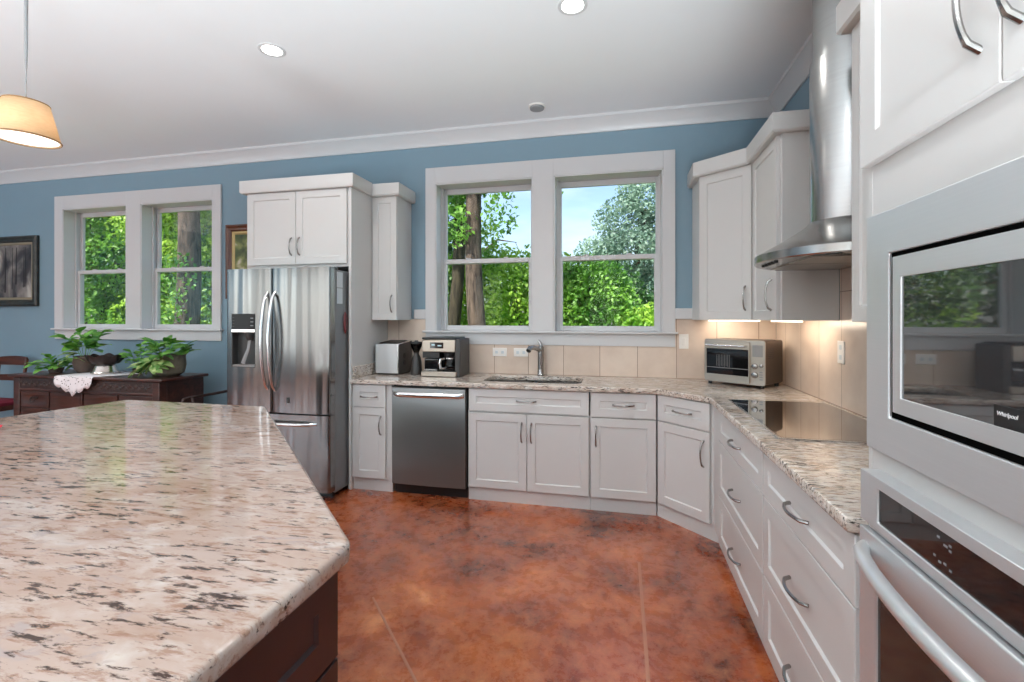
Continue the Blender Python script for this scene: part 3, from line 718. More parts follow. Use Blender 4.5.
# tall end panels and cabinet above the refrigerator
def crown_cap(path, z0, z1, out, mat, parent, closed=False):
    """flat fascia moulding following a plan path (list of x,y, exterior on the left)"""
    P = [Vector((x, y)) for x, y in path]; offs = []
    for i, p in enumerate(P):
        ds = []
        if i > 0: ds.append((P[i] - P[i - 1]).normalized())
        if i < len(P) - 1: ds.append((P[i + 1] - P[i]).normalized())
        ns = [Vector((d.y, -d.x)) for d in ds]; n = sum(ns, Vector((0, 0))).normalized()
        offs.append(n / max(0.3, n.dot(ns[0])))
    rings = []
    for p, o in zip(P, offs):
        pr = [(0.0, z0), (out * 0.75, z0), (out, z0 + 0.012), (out, z1), (-0.02, z1), (-0.02, z0)]
        rings.append([(p.x + o.x * d, p.y + o.y * d, z) for d, z in pr])
    return link('crown', MB().loft(rings), mat, parent)

fc = thing('refrigerator_cabinet', 'tall white cabinet surround with two doors above the refrigerator', 'cabinet', (0, 3.44, 0))
T = Matrix.Translation((0, -3.44, 0))
mb = MB().box(-2.190, -2.165, 3.49, WY - 0.003, 0.0, 2.51).box(-3.200, -3.180, 3.64, WY - 0.003, 0, 1.845)
mb.box(-3.200, -2.190, 3.5115, WY - 0.003, 1.850, 2.51); link('body', mb.xf(T), M['cab'], fc, 0.002)
front('door', fc, -3.178, -2.696, 1.876, 2.500, 0.05, (-2.734, 2.03, 'v'), 0.15)
front('door', fc, -2.691, -2.210, 1.876, 2.500, 0.05, (-2.656, 2.03, 'v'), 0.15)
crown_cap([(-3.200, 0.676), (-3.200, 0.05), (-2.165, 0.05), (-2.165, 0.33)], 2.503, 2.611, 0.032, M['cab'], fc)
# note: path runs front-left to front-right so the fascia faces the room

nu = thing('upper_cabinet', 'narrow white wall cabinet beside the tall refrigerator surround', 'cabinet', (-2.163, 3.815, 1.402))
link('body', MB().box(0.0, 0.242, 0.0215, 0.302, 0, 1.105), M['cab'], nu, 0.002)
front('door', nu, 0.004, 0.239, 0.0, 1.095, 0, (0.195, 0.145, 'v'), 0.15, rail=0.055)
crown_cap([(0.0, 0.0), (0.242, 0.0), (0.242, 0.302)], 1.097, 1.203, 0.040, M['cab'], nu)

# ------------------------------------------------------------------ corner wall cabinets
A, B = (0.580, 3.815), (0.892, 3.555)
cu = thing('corner_upper_cabinet', 'white angled corner wall cabinet above the toaster oven', 'cabinet', (A[0], A[1], 1.405))
dx, dy = B[0] - A[0], B[1] - A[1]; dl_, ang = math.hypot(dx, dy), math.atan2(dy, dx)
R = Matrix.Rotation(ang, 4, 'Z')
n_in = Vector((-dy, dx)).normalized() * 0.0215
link('body', MB().prism([(n_in.x + 0.0, n_in.y), (dx + n_in.x - 0.004, dy + n_in.y), (WX - A[0] - 0.012, B[1] - A[1]), (WX - A[0] - 0.012, WY - A[1] - 0.012), (0.0, WY - A[1] - 0.012)], 0, 1.105), M['cab'], cu, 0.002)
d_ = link('door', shaker(dl_ - 0.012, 1.085, 0.062).xf(R @ Matrix.Translation((0.010, 0, 0.0))), M['cab'], cu)
link('handle', pull(0.17).xf(R @ Matrix.Translation((dl_ - 0.045, 0, 0.155))), M['nickel'], d_)
crown_cap([(0, WY - A[1] - 0.012), (0, 0.0), (dx, dy)], 1.085, 1.195, 0.038, M['cab'], cu)

ru = thing('upper_cabinet', 'white wall cabinet between the angled corner and the range hood', 'cabinet', (0.892, 3.553, 1.405), -PI / 2)
link('body', MB().box(0.0, 0.553, 0.0215, WX - 0.892 - 0.012, 0, 1.105), M['cab'], ru, 0.002)
front('door', ru, 0.012, 0.520, 0, 1.085, 0, (0.43, 0.155, 'v'), 0.19)
crown_cap([(0.0, 0.0), (0.553, 0.0), (0.553, WX - 0.892 - 0.012)], 1.085, 1.195, 0.038, M['cab'], ru)

su = thing('upper_cabinet', 'white wall cabinet squeezed between the range hood and oven tower', 'cabinet', (0.892, 2.115, 1.405), -PI / 2)
link('body', MB().box(0.0, 0.778, 0.0215, WX - 0.892 - 0.012, 0, 1.165), M['cab'], su, 0.002)
front('door', su, 0.004, 0.774, 0, 1.155, 0, None)
crown_cap([(0.0, WX - 0.892 - 0.012), (0.0, 0.0), (0.778, 0.0)], 1.155, 1.275, 0.038, M['cab'], su)

# LED strips under the corner cabinets
def led(label, loc, rot, L):
    o = tag(link('light_bar', MB().box(-L / 2, L / 2, -0.02, 0.02, -0.010, 0.0), M['ledglow']), label, 'light bar', 'under cabinet lights')
    o.location = loc; o.rotation_euler = (0, 0, rot)
    nrm = Vector((-math.sin(rot), math.cos(rot), 0)) if rot < 1 else Vector((1, 0, 0))
    l_ = area_light('light_bar_lamp', (loc[0] + nrm.x * 0.024, loc[1] + nrm.y * 0.024, loc[2] - 0.016), (0, 0, -1), L, 0.02, 1.15, (1.0, 0.85, 0.68))
    zax = -(nrm * 0.55 + Vector((0, 0, -0.8))).normalized(); xax = Vector((math.cos(rot), math.sin(rot), 0)); yax = zax.cross(xax)
    l_.rotation_euler = Matrix((xax, yax, zax)).transposed().to_euler()
led('glowing light bar under the angled corner wall cabinet', (0.84, 3.86, 1.404), ang, 0.38)
led('glowing light bar under the wall cabinet beside the range hood', (1.02, 3.28, 1.404), PI / 2, 0.46)

# ------------------------------------------------------------------ range hood
HY, HXB = 2.562, WX - 0.011
hd = thing('range_hood', 'stainless chimney range hood with a curved visor above the cooktop', 'range hood', (HXB, HY, 1.69))
def half_round(w, dpt, z, n=28, rect=0.25):
    """plan outline bulging to -x: straight flanks then a half ellipse"""
    pts = [(0, -w)]
    for i in range(n + 1):
        a = -PI / 2 + PI * i / n
        pts.append((-dpt * rect - dpt * (1 - rect) * max(0, math.cos(a)) ** 0.9, w * math.sin(a)))
    pts.append((0, w)); return [(x, y, z) for x, y in pts]
rim = []
canopy = [half_round(0.426, 0.535, 0.0), half_round(0.431, 0.54, 0.006), half_round(0.431, 0.54, 0.040), half_round(0.424, 0.53, 0.046),
          half_round(0.36, 0.46, 0.085), half_round(0.27, 0.385, 0.130), half_round(0.20, 0.325, 0.170), half_round(0.172, 0.302, 0.195)]
cp = link('canopy', MB().loft(canopy), M['steel_hood'], hd, angle=30)
link('chimney', MB().loft([half_round(0.170, 0.300, 0.19), half_round(0.170, 0.300, 0.97)]), M['steel_hood'], hd, angle=30)
link('chimney_sleeve', MB().loft([half_round(0.160, 0.288, 0.95), half_round(0.160, 0.288, CEIL - 1.69 - 0.001)]), M['steel_hood'], hd, angle=30)
flt = link('grease_filter', MB().box(-0.40, -0.06, -0.30, -0.004, -0.006, 0.001).box(-0.40, -0.06, 0.004, 0.30, -0.006, 0.001), M['mesh_filter'], cp, 0.003)
for y in (-0.10, -0.05, 0.0, 0.05, 0.10):
    link('button', MB().lathe([(0.010, 0), (0.010, -0.007), (0.006, -0.009), (0.0005, -0.009)], (-0.485, y, 0), 12), M['black'], cp)
for y in (-0.33, 0.33):
    link('lamp_lens', MB().lathe([(0.032, 0), (0.032, -0.004), (0.0005, -0.004)], (-0.33, y, 0), 16), M['darkgrey'], cp)

# ------------------------------------------------------------------ oven tower
TX, TY0, TY1 = 0.600, 1.333, 0.47
TWD = TY0 - TY1
tw = thing('oven_cabinet', 'tall white oven cabinet holding the microwave and wall oven', 'cabinet', (TX, TY0, 0), -PI / 2)
mb = MB()
TD = WX - TX - 0.013
mb.box(0, 0.02, 0, TD, 0.0, 2.62).box(TWD - 0.02, TWD, 0, TD, 0.0, 2.62).box(0.02, TWD - 0.02, TD - 0.02, TD, 0.0, 2.62)
for z0, z1 in ((0.0, 0.335), (1.052, 1.135), (1.645, 2.62)): mb.box(0.02, TWD - 0.02, 0, TD - 0.02, z0, z1)
for x0, x1 in ((0.02, 0.06), (TWD - 0.06, TWD - 0.02)):
    for z0, z1 in ((0.335, 1.052), (1.135, 1.645)): mb.box(x0, x1, 0, 0.03, z0, z1)
link('body', mb, M['cab'], tw, 0.002)
front('door', tw, 0.006, 0.446, 1.788, 2.60, -0.021, (0.404, 1.95, 'v'), 0.18, rail=0.07)
front('door', tw, 0.450, TWD - 0.006, 1.788, 2.60, -0.021, (0.487, 1.95, 'v'), 0.18, rail=0.07)
front('drawer', tw, 0.006, TWD - 0.006, 0.11, 0.335, -0.021, (TWD / 2, 0.225, 'h'), 0.18)
crown_cap([(0.0, 0.2), (0.0, -0.021), (TWD, -0.021)], 2.60, 2.72, 0.04, M['cab'], tw)

def frame_ring(x0, x1, z0, z1, bl, br, bb, bt, y0, y1):
    mb = MB(); b = [(x0 + bl, y0, z0 + bb), (x1 - br, y0, z0 + bb), (x1 - br, y0, z1 - bt), (x0 + bl, y0, z1 - bt)]
    o = [(x0, y0, z0), (x1, y0, z0), (x1, y0, z1), (x0, y0, z1)]
    o2 = [(x, y1, z) for x, _, z in o]; b2 = [(x, y1, z) for x, _, z in b]
    mb.loft([o2, o, b, b2], cap=False); k = len(mb.v) - 16
    for i in range(4): mb.f.append((k + i, k + (i + 1) % 4, k + 12 + (i + 1) % 4, k + 12 + i))
    return mb
mw = thing('microwave', 'built in stainless microwave with wide trim above the wall oven', 'microwave', (TX, TY0, 1.112), -PI / 2)
mx0, mx1 = 0.034, 0.800
link('trim_frame', frame_ring(mx0, mx1, 0, 0.549, 0.095, 0.092, 0.087, 0.097, -0.020, 0.0), M['steel_h'], mw, 0.003)
link('body', MB().box(mx0 + 0.0955, mx1 - 0.0925, -0.013, 0.36, 0.0875, 0.4515), M['matte_black'], mw)
ix0, ix1, iz0, iz1 = mx0 + 0.114, mx1 - 0.100, 0.103, 0.441
link('door', frame_ring(ix0, ix1, iz0, iz1, 0.030, 0.14, 0.034, 0.045, -0.021, -0.010), M['steel_h'], mw, 0.002)
link('window_glass', MB().box(ix0 + 0.028, ix1 - 0.138, -0.0175, -0.010, iz0 + 0.032, iz1 - 0.043), M['mwglass'], mw)
link('control_panel', MB().box(ix1 - 0.138, ix1 - 0.01, -0.024, -0.010, iz0 + 0.01, iz1 - 0.012), M['blackglass'], mw, 0.002)
link('badge_plate', MB().box(mx0 + 0.396, mx0 + 0.55, -0.0188, -0.0175, iz0 + 0.0325, iz0 + 0.068), M['black'], mw)
def text_mesh(txt, size, mat, parent, loc, name):
    cu = bpy.data.curves.new(name, 'FONT'); cu.body = txt; cu.size = size; cu.extrude = 0.0003; cu.align_x = 'LEFT'; cu.shear = 0.2
    t = bpy.data.objects.new(name + '_t', cu); COL.objects.link(t)
    me = bpy.data.meshes.new_from_object(t.evaluated_get(bpy.context.evaluated_depsgraph_get()))
    bpy.data.objects.remove(t); bpy.data.curves.remove(cu)
    me.transform(Matrix.Translation(loc) @ Matrix.Rotation(PI / 2, 4, 'X')); me.materials.clear(); me.materials.append(mat)
    o = bpy.data.objects.new(name, me); COL.objects.link(o); o.parent = parent; return o
text_mesh('Whirlpool', 0.0098, M['logo_white'], mw, (mx0 + 0.402, -0.0192, iz0 + 0.052), 'logo_lettering')

ov = thing('built_in_oven', 'built in stainless wall oven with a curved bar handle', 'oven', (TX, TY0, 0.335), -PI / 2)
ox0, ox1 = 0.050, 0.812
zb = -0.335
link('body', MB().box(ox0 + 0.02, ox1 - 0.02, 0.0, 0.55, 0.0, 0.715), M['black'], ov)
mb = frame_ring(ox0, ox1, 0.945 + zb, 1.062 + zb, 0.075, 0.06, 0.016, 0.024, -0.040, 0.0)
mb.box(ox0 + 0.02, ox1 - 0.02, -0.030, 0.0, 0.93 + zb, 0.947 + zb)
link('control_panel', mb, M['steel_h'], ov, 0.003)
gp = link('display_glass', MB().box(ox0 + 0.073, ox1 - 0.058, -0.035, -0.005, 0.959 + zb, 1.04 + zb), M['blackglass'], ov)
for x, z, w in ((0.272, 1.020, 0.008), (0.290, 1.012, 0.010), (0.304, 1.017, 0.006), (0.304, 1.008, 0.006), (0.262, 0.982, 0.006), (0.276, 0.976, 0.007), (0.29, 0.979, 0.007), (0.305, 0.974, 0.006)):
    link('key_mark', MB().box(ox0 + x, ox0 + x + w, -0.0358, -0.035, z + zb, z + 0.004 + zb), M['glyph'], gp)
od = link('door', frame_ring(ox0, ox1, 0.0, 0.928 + zb, 0.072, 0.072, 0.06, 0.098, -0.042, 0.0), M['steel_h'], ov, 0.003)
link('window_glass', MB().box(ox0 + 0.07, ox1 - 0.07, -0.036, -0.004, 0.058, 0.928 + zb - 0.096), plain('dark oven glass', (0.022, 0.019, 0.017, 1), 0.09, vary=0.25, scale=30), od)
pts, rs = [], []
for i in range(25):
    t_ = i / 24; s_ = math.sin(PI * t_)
    pts.append((ox0 + 0.02 + (ox1 - ox0 - 0.04) * t_, -0.040 - 0.062 * s_ ** 0.55 if 0 < i < 24 else -0.035, 0.885 + zb)); rs.append(0.0155 + 0.002 * s_)
link('handle', MB().tube(pts, rs, 14), M['steel_bar'], od)

# ------------------------------------------------------------------ cooktop
ck = thing('cooktop', 'black glass electric cooktop set in the granite under the hood', 'cooktop', (0.64, 2.145, CT))
cw, cd = 0.945, 0.535
link('trim_frame', MB().box(0, 0.012, 0, cw, 0.0004, 0.006).box(cd - 0.012, cd, 0, cw, 0.0004, 0.006).box(0.012, cd - 0.012, 0, 0.012, 0.0004, 0.006).box(0.012, cd - 0.012, cw - 0.012, cw, 0.0004, 0.006), M['steel_bright'], ck)
gl = link('glass_top', MB().box(0.0122, cd - 0.0122, 0.0122, cw - 0.0122, 0.001, 0.0065), M['cookglass'], ck)

# ------------------------------------------------------------------ island
IT = 0.918
tag(curve_slab('island_countertop', [(-0.584, -0.7), (-0.584, 0.932), (-0.596, 0.956), (-1.955, 2.285), (-1.985, 2.293), (-2.945, 2.293), (-2.96, 2.28), (-3.046, 1.73), (-3.05, -0.7)][::-1],
              [], IT, 0.042, M['granite'], None, 0.010), 'large cream granite countertop with brown flecks on the dark island', 'countertop')
isl = thing('island_cabinet', 'dark espresso island cabinet under the cream granite top', 'island', (-0.640, 0.953, 0), PI / 2)
# local x runs away from the camera (+Y), local -y faces +X
mb = MB()
def loc(p): return (p[1] - 0.952, -(p[0] + 0.645))
poly = [(-0.645, -0.6), (-0.645, 0.962), (-1.66, 1.985), (-2.75, 1.985), (-2.75, -0.6)]
mb.prism([loc(p) for p in poly], 0.09, IT - 0.0425)
poly2 = [(-0.70, -0.55), (-0.70, 0.93), (-1.67, 1.92), (-2.7, 1.92), (-2.7, -0.55)]
mb.prism([loc(p) for p in poly2], 0.0, 0.09)
link('body', mb, M['espresso'], isl, 0.002)
for x0, x1 in ((-0.62, -0.008), (-1.25, -0.626)):
    for z0, z1 in ((0.660, 0.868), (0.385, 0.654), (0.10, 0.379)):
        front('drawer', isl, x0, x1, z0, z1, -0.021, ((x0 + x1) / 2, (z0 + z1) / 2, 'h'), 0.15, M['espresso'], rail=0.078)

petal = plain('crimson petal', rgb(214, 24, 56), 0.6)
def petal_mb(s):
    return MB().loft([[(s * (u - 0.5) * 1.4, s * v * (0.2 + 0.8 * math.sin(PI * min(max(u, .06), .94))), s * (0.12 + 0.25 * (u - 0.5) ** 2 + 0.3 * abs(v))) for v in (-0.5, -0.25, 0, 0.25, 0.5)] for u in (0, .2, .4, .6, .8, 1)], cap=False, closed=False)
for p, lab, s in (((-2.745, 1.525, IT), 'small crimson petal on the island left edge, farther from the camera', 0.055), ((-2.375, 1.298, IT), 'small crimson petal on the island left edge, nearer to the camera', 0.05)):
    o = tag(link('petal', petal_mb(s), petal), lab, 'petal', 'fallen petals'); o.location = p; o.rotation_euler = (0, 0, 0.6)
    md = o.modifiers.new('thickness', 'SOLIDIFY'); md.thickness = 0.002

# ------------------------------------------------------------------ counter appliances
M['toast'] = steel('warm brushed steel', (0.45, 0.40, 0.345), 0.34, (2, 2, 260), 0.3, 0.0, 0.05)
ic = thing('ice_maker', 'silver countertop ice maker by the refrigerator panel', 'ice maker', (-2.122, 3.80, CT + 0.0005))
w, d, h = 0.222, 0.285, 0.272
link('front_panel', MB().box(0.002, w - 0.002, 0.0, 0.012, 0.012, h), M['steel_h'], ic, 0.005)
link('body', MB().loft([[(0, 0.012, 0.008), (w, 0.012, 0.008), (w, d, 0.008), (0, d, 0.008)], [(0, 0.012, h - 0.004), (w, 0.012, h - 0.004), (w, d, h + 0.022), (0, d, h + 0.022)]]), M['darkgrey'], ic, 0.006)
link('lid', MB().loft([[(0.02, 0.03, h - 0.001), (w - 0.02, 0.03, h - 0.001), (w - 0.02, d - 0.05, h + 0.018), (0.02, d - 0.05, h + 0.018)], [(0.025, 0.035, h + 0.010), (w - 0.025, 0.035, h + 0.010), (w - 0.025, d - 0.055, h + 0.026), (0.025, d - 0.055, h + 0.026)]]), M['black'], ic, 0.004)
link('side_trim', MB().tube([(w - 0.004, 0.004, 0.02), (w - 0.004, 0.004, h - 0.004), (w - 0.004, d - 0.02, h + 0.020)], 0.006, 8), M['steel_bright'], ic)
for y, z in ((0.13, 0.16), (0.13, 0.10)):
    link('vent', MB().lathe([(0.026, 0), (0.026, 0.003), (0.018, 0.004), (0.0005, 0.002)], n=18).xf(Matrix.Translation((w, y, z)) @ Matrix.Rotation(PI / 2, 4, 'Y')), M['black'], ic)
link('foot', MB().box(0.015, w - 0.015, 0.02, d - 0.02, 0, 0.009), M['black'], ic)

gr = thing('coffee_grinder', 'dark slim coffee grinder between the ice maker and coffee maker', 'grinder', (-1.772, 3.90, CT + 0.0005))
link('body', MB().lathe([(0.052, 0), (0.054, 0.01), (0.050, 0.05), (0.046, 0.11), (0.038, 0.15), (0.024, 0.175), (0.022, 0.19)], n=24), M['darkgrey'], gr)
link('hopper', MB().lathe([(0.022, 0.188), (0.026, 0.20), (0.046, 0.245), (0.050, 0.272), (0.047, 0.272), (0.022, 0.21)], n=24, cap=False), M['carafe'], gr)
link('lid', MB().lathe([(0.051, 0.271), (0.053, 0.278), (0.050, 0.288), (0.018, 0.292), (0.015, 0.302), (0.001, 0.303)], n=24), M['black'], gr)

cm = thing('coffee_maker', 'stainless and black coffee maker with a glass carafe', 'coffee maker', (-1.668, 3.76, CT + 0.0005))
w, d, h = 0.352, 0.27, 0.335
link('base', MB().box(0.0, w - 0.03, 0.0, d, 0.0, 0.045), M['toast'], cm, 0.006)
link('warming_plate', MB().lathe([(0.062, 0.045), (0.062, 0.05), (0.001, 0.05)], (0.232, 0.085, 0), 24), M['black'], cm)
link('tower', MB().box(0.004, w - 0.034, 0.15, d - 0.002, 0.045, h - 0.02), M['black'], cm, 0.004)
link('side_column', MB().box(w - 0.05, w, 0.012, d, 0.0, h - 0.012), M['darkgrey'], cm, 0.008)
hs = link('brew_head', MB().box(0.008, w - 0.04, 0.0, d - 0.001, h - 0.125, h - 0.018), M['toast'], cm, 0.008)
link('display', MB().box(0.085, 0.205, -0.003, 0.002, h - 0.092, h - 0.042), M['blackglass'], hs)
link('readout', MB().box(0.10, 0.128, -0.0042, -0.003, h - 0.068, h - 0.056), M['display'], hs)
link('readout', MB().box(0.155, 0.19, -0.0042, -0.003, h - 0.074, h - 0.064), M['display'], hs)
link('lid', MB().box(0.004, w - 0.04, 0.01, d - 0.003, h - 0.018, h), M['black'], cm, 0.006)
link('filter_basket', MB().box(0.012, 0.165, 0.012, 0.15, h - 0.175, h - 0.125).lathe([(0.06, h - 0.125), (0.052, h - 0.165), (0.018, h - 0.172)], (0.235, 0.085, 0), 24), M['black'], cm)
link('water_tank', MB().box(0.02, 0.145, 0.028, 0.148, 0.052, h - 0.18), M['blackglass'], cm, 0.006)
link('tank_trim', MB().box(0.022, 0.14, 0.02, 0.03, 0.05, 0.062), M['steel_bright'], cm)
cf = link('carafe', MB().lathe([(0.050, 0.051), (0.060, 0.056), (0.064, 0.09), (0.058, 0.125), (0.045, 0.150), (0.047, 0.158)], (0.245, 0.085, 0), 28, cap=False), M['carafe'], cm)
link('coffee', MB().lathe([(0.048, 0.053), (0.056, 0.058), (0.059, 0.075), (0.001, 0.0755)], (0.245, 0.085, 0), 24), M['black'], cf)
link('carafe_handle', MB().tube([(0.195, 0.05, 0.150), (0.172, 0.025, 0.148), (0.168, 0.020, 0.11), (0.172, 0.025, 0.07), (0.195, 0.045, 0.066)], 0.009, 8, 1.4), M['steel_bright'], cf)
link('collar', MB().lathe([(0.048, 0.148), (0.050, 0.150), (0.050, 0.160), (0.047, 0.160)], (0.245, 0.085, 0), 24), M['steel_bright'], cf)

# toaster oven turned into the corner
to = thing('toaster_oven', 'stainless toaster oven angled in the counter corner', 'toaster oven', (0.636, 3.868, CT + 0.0005), math.radians(-38))
w, d, h = 0.444, 0.30, 0.340
z0 = 0.024
body = MB().loft([[(x, y, z) for x, z in rrect(0, w, z0, h, 0.018, 4)] for y in (0.012, d)])
link('body', body, plain('bronze grey steel', rgb(92, 78, 68), 0.35, 0.6, 0.08), to)
fp = MB().loft([[(x, y, z) for x, z in rrect(-0.002, w + 0.002, z0 - 0.002, h + 0.002, 0.018, 4)] for y in (0.002, 0.014)])
link('front_panel', fp, M['toast'], to, 0.002)
dd = link('door', frame_ring(0.008, 0.344, z0 + 0.012, h - 0.012, 0.014, 0.008, 0.045, 0.056, -0.014, 0.004), M['toast'], to, 0.002)
link('door_glass', MB().box(0.020, 0.338, -0.008, 0.001, z0 + 0.055, h - 0.066), M['blackglass'], dd)
mb = MB()
for k in range(9): mb.box(0.10 + 0.012 * k, 0.102 + 0.012 * k, -0.0088, -0.008, z0 + 0.12 - 0.004 * (k % 3), z0 + 0.205)
mb.box(0.024, 0.334, -0.0088, -0.008, z0 + 0.105, z0 + 0.109)
link('rack', mb, M['grey'], dd)
link('handle', MB().tube([(0.03, -0.012, h - 0.042), (0.032, -0.042, h - 0.042), (0.322, -0.042, h - 0.042), (0.324, -0.012, h - 0.042)], 0.0095, 10), M['steel_bright'], dd)
link('display', MB().box(0.358, 0.430, -0.001, 0.004, h - 0.115, h - 0.032), M['grey'], to, 0.002)
for x, z, r in ((0.376, 0.158, 0.021), (0.376, 0.096, 0.023), (0.422, 0.163, 0.012)):
    link('knob', MB().lathe([(r, 0), (r * 0.92, 0.016), (r * 0.6, 0.018), (0.0005, 0.018)], n=20).xf(Matrix.Translation((x, 0.002, z)) @ Matrix.Rotation(PI / 2, 4, 'X')), M['nickel'], to)
mb = MB()
for k in range(4): mb.box(0.408, 0.430, -0.001, 0.003, 0.062 + 0.017 * k, 0.072 + 0.017 * k)
link('button', mb, M['grey'], to)
mb = MB()
for k in range(6): mb.box(w - 0.0005, w + 0.0012, 0.05, 0.15, z0 + 0.19 + 0.013 * k, z0 + 0.195 + 0.013 * k)
link('vent', mb, M['black'], to)
for x in (0.03, w - 0.03):
    for y in (0.03, d - 0.03): link('foot', MB().lathe([(0.014, 0), (0.016, z0 + 0.001)], (x, y, 0), 10), M['black'], to)

# outlets and switches
def plate(label, loc, rotz, w, h, kind, group=None):
    t = thing('wall_outlet' if kind != 'switch' else 'light_switch', label, 'outlet' if kind != 'switch' else 'switch', loc, rotz, group)
    link('plate', MB().box(-w / 2, w / 2, -0.006, 0, -h / 2, h / 2), M['white'], t, 0.002)
    if kind == 'switch': link('rocker', MB().box(-0.014, 0.014, -0.010, -0.005, -0.030, 0.030), M['white'], t, 0.003)
    else:
        horiz = w > h
        for s in (-0.028, 0.028):
            c = (s, 0) if horiz else (0, s)
            link('socket', MB().box(c[0] - 0.013, c[0] + 0.013, -0.0075, -0.005, c[1] - 0.013, c[1] + 0.013), M['paper'], t, 0.003)
    return t
plate('white horizontal outlet on the tile nearer the coffee maker', (-1.058, WY - 0.0105, 1.113), 0, 0.13, 0.075, 'outlet', 'outlets behind the sink')
plate('white horizontal outlet on the tile just left of the faucet', (-0.862, WY - 0.0105, 1.113), 0, 0.13, 0.075, 'outlet', 'outlets behind the sink')
plate('white rocker switch on the tile right of the sink window', (0.514, WY - 0.0105, 1.226), 0, 0.075, 0.122, 'switch')
plate('white upright outlet on the side tile above the cooktop', (WX - 0.0105, 2.978, 1.228), -PI / 2, 0.08, 0.126, 'outlet')

# ------------------------------------------------------------------ ceiling fittings
def downlight(label, x, y, power=17):
    t = thing('downlight', label, 'ceiling light', (x, y, CEIL), 0, 'recessed ceiling lights')
    link('trim_ring', MB().lathe([(0.082, 0), (0.082, -0.004), (0.070, -0.007), (0.062, -0.004), (0.060, 0.0)], n=32, cap=False), M['trim'], t)
    link('lens', MB().lathe([(0.061, -0.0005), (0.061, -0.003), (0.001, -0.003)], n=32), M['lensglow'], t)
downlight('round lit downlight in the ceiling above the refrigerator side', -2.19, 2.61)
downlight('round lit downlight in the ceiling in front of the sink window', -0.256, 2.61)
dt = thing('smoke_detector', 'small round grey fitting on the ceiling near the window wall', 'smoke detector', (-0.662, 3.79, CEIL))
link('base', MB().lathe([(0.070, 0), (0.070, -0.008), (0.064, -0.010)], n=28), M['white'], dt)
link('cover', MB().lathe([(0.060, -0.010), (0.056, -0.024), (0.030, -0.030), (0.001, -0.030)], n=28), M['grey'], dt)

pz = 2.235
pn = thing('pendant_lamp', 'tan drum shade pendant hanging over the island', 'pendant', (-2.645, 1.596, pz))
sh = MB().lathe([(0.119, 0.0), (0.080, 0.167)], n=48, cap=False)
so = link('shade', sh, M['shade'], pn, angle=60); md = so.modifiers.new('thickness', 'SOLIDIFY'); md.thickness = 0.003
link('shade_trim', MB().lathe([(0.1205, -0.001), (0.122, 0.003), (0.120, 0.006), (0.1185, 0.003)], n=48, cap=False), plain('shade edging', rgb(150, 112, 72), 0.8), so)
link('shade_trim', MB().lathe([(0.0815, 0.163), (0.0825, 0.166), (0.0805, 0.169), (0.079, 0.166)], n=48, cap=False), plain('shade edging', rgb(150, 112, 72), 0.8), so)
link('diffuser', MB().lathe([(0.113, 0.006), (0.113, 0.010), (0.001, 0.010)], n=40), emit('lamp diffuser', (1.0, 0.95, 0.86), 1.1), pn)
link('cord', MB().tube([(0, 0, 0.15), (0, 0, 0.30), (0, 0, 0.42), (0, 0, CEIL - pz)], [0.002, 0.003, 0.0065, 0.0085], 10), M['grey'], pn)
pl_d = bpy.data.lights.new('pendant_bulb', 'POINT'); pl_d.energy = 0.6; pl_d.color = (1.0, 0.92, 0.8); pl_d.shadow_soft_size = 0.03
pl_o = bpy.data.objects.new('pendant_bulb', pl_d); COL.objects.link(pl_o); pl_o.location = (-2.645, 1.596, pz + 0.09)

# ------------------------------------------------------------------ dining side
sbX0, sbX1, sbY0, sbY1, sbZ = -5.860, -3.990, 3.385, 3.885, 0.870
sb = thing('sideboard', 'antique dark carved sideboard under the left window', 'sideboard', (sbX0, sbY0, 0))
L_, D_ = sbX1 - sbX0, sbY1 - sbY0
link('top', MB().box(0, L_, 0, D_, sbZ - 0.028, sbZ), M['mahogany'], sb, 0.008)
mb = MB().box(0.05, L_ - 0.05, 0.04, D_ - 0.01, 0.14, sbZ - 0.028)
link('body', mb, M['mahogany'], sb, 0.004)
mb = MB().box(0.10, L_ - 0.10, 0.026, 0.042, 0.735, sbZ - 0.036)
random.seed(4)
for k in range(44):                                    # carved frieze: overlapping leaf scrolls
    x = 0.13 + k * (L_ - 0.26) / 43
    mb.join(MB().lathe([(0.020, 0), (0.016, 0.006), (0.008, 0.008), (0.0005, 0.004)], n=10).xf(Matrix.Translation((x, 0.027, 0.782 + 0.012 * (-1) ** k)) @ Matrix.Rotation(PI / 2, 4, 'X')))
link('carved_frieze', mb, M['mahogany_dark'], sb)
link('moulding', MB().box(0.045, L_ - 0.045, 0.022, 0.042, 0.712, 0.735).box(0.045, L_ - 0.045, 0.022, 0.042, 0.115, 0.145), M['mahogany'], sb, 0.006)
for x in (0.046, L_ - 0.126):
    link('post', MB().box(x, x + 0.08, 0.02, 0.10, 0.10, sbZ - 0.03), M['mahogany'], sb, 0.006)
def bail(parent, x, z):
    mb = MB().lathe([(0.012, 0), (0.008, 0.008), (0.001, 0.01)], n=10).xf(Matrix.Translation((x - 0.035, 0, z)) @ Matrix.Rotation(PI / 2, 4, 'X'))
    mb.join(MB().lathe([(0.012, 0), (0.008, 0.008), (0.001, 0.01)], n=10).xf(Matrix.Translation((x + 0.035, 0, z)) @ Matrix.Rotation(PI / 2, 4, 'X')))
    mb.tube([(x - 0.035, -0.01, z), (x - 0.034, -0.014, z - 0.02), (x - 0.015, -0.016, z - 0.034), (x, -0.016, z - 0.028), (x + 0.015, -0.016, z - 0.034), (x + 0.034, -0.014, z - 0.02), (x + 0.035, -0.01, z)], 0.004, 6)
    mb.box(x - 0.05, x + 0.05, -0.002, 0.001, z - 0.006, z + 0.012)
    link('handle', mb.xf(Matrix.Translation((0, 0.022, 0))), M['pewter'], parent)
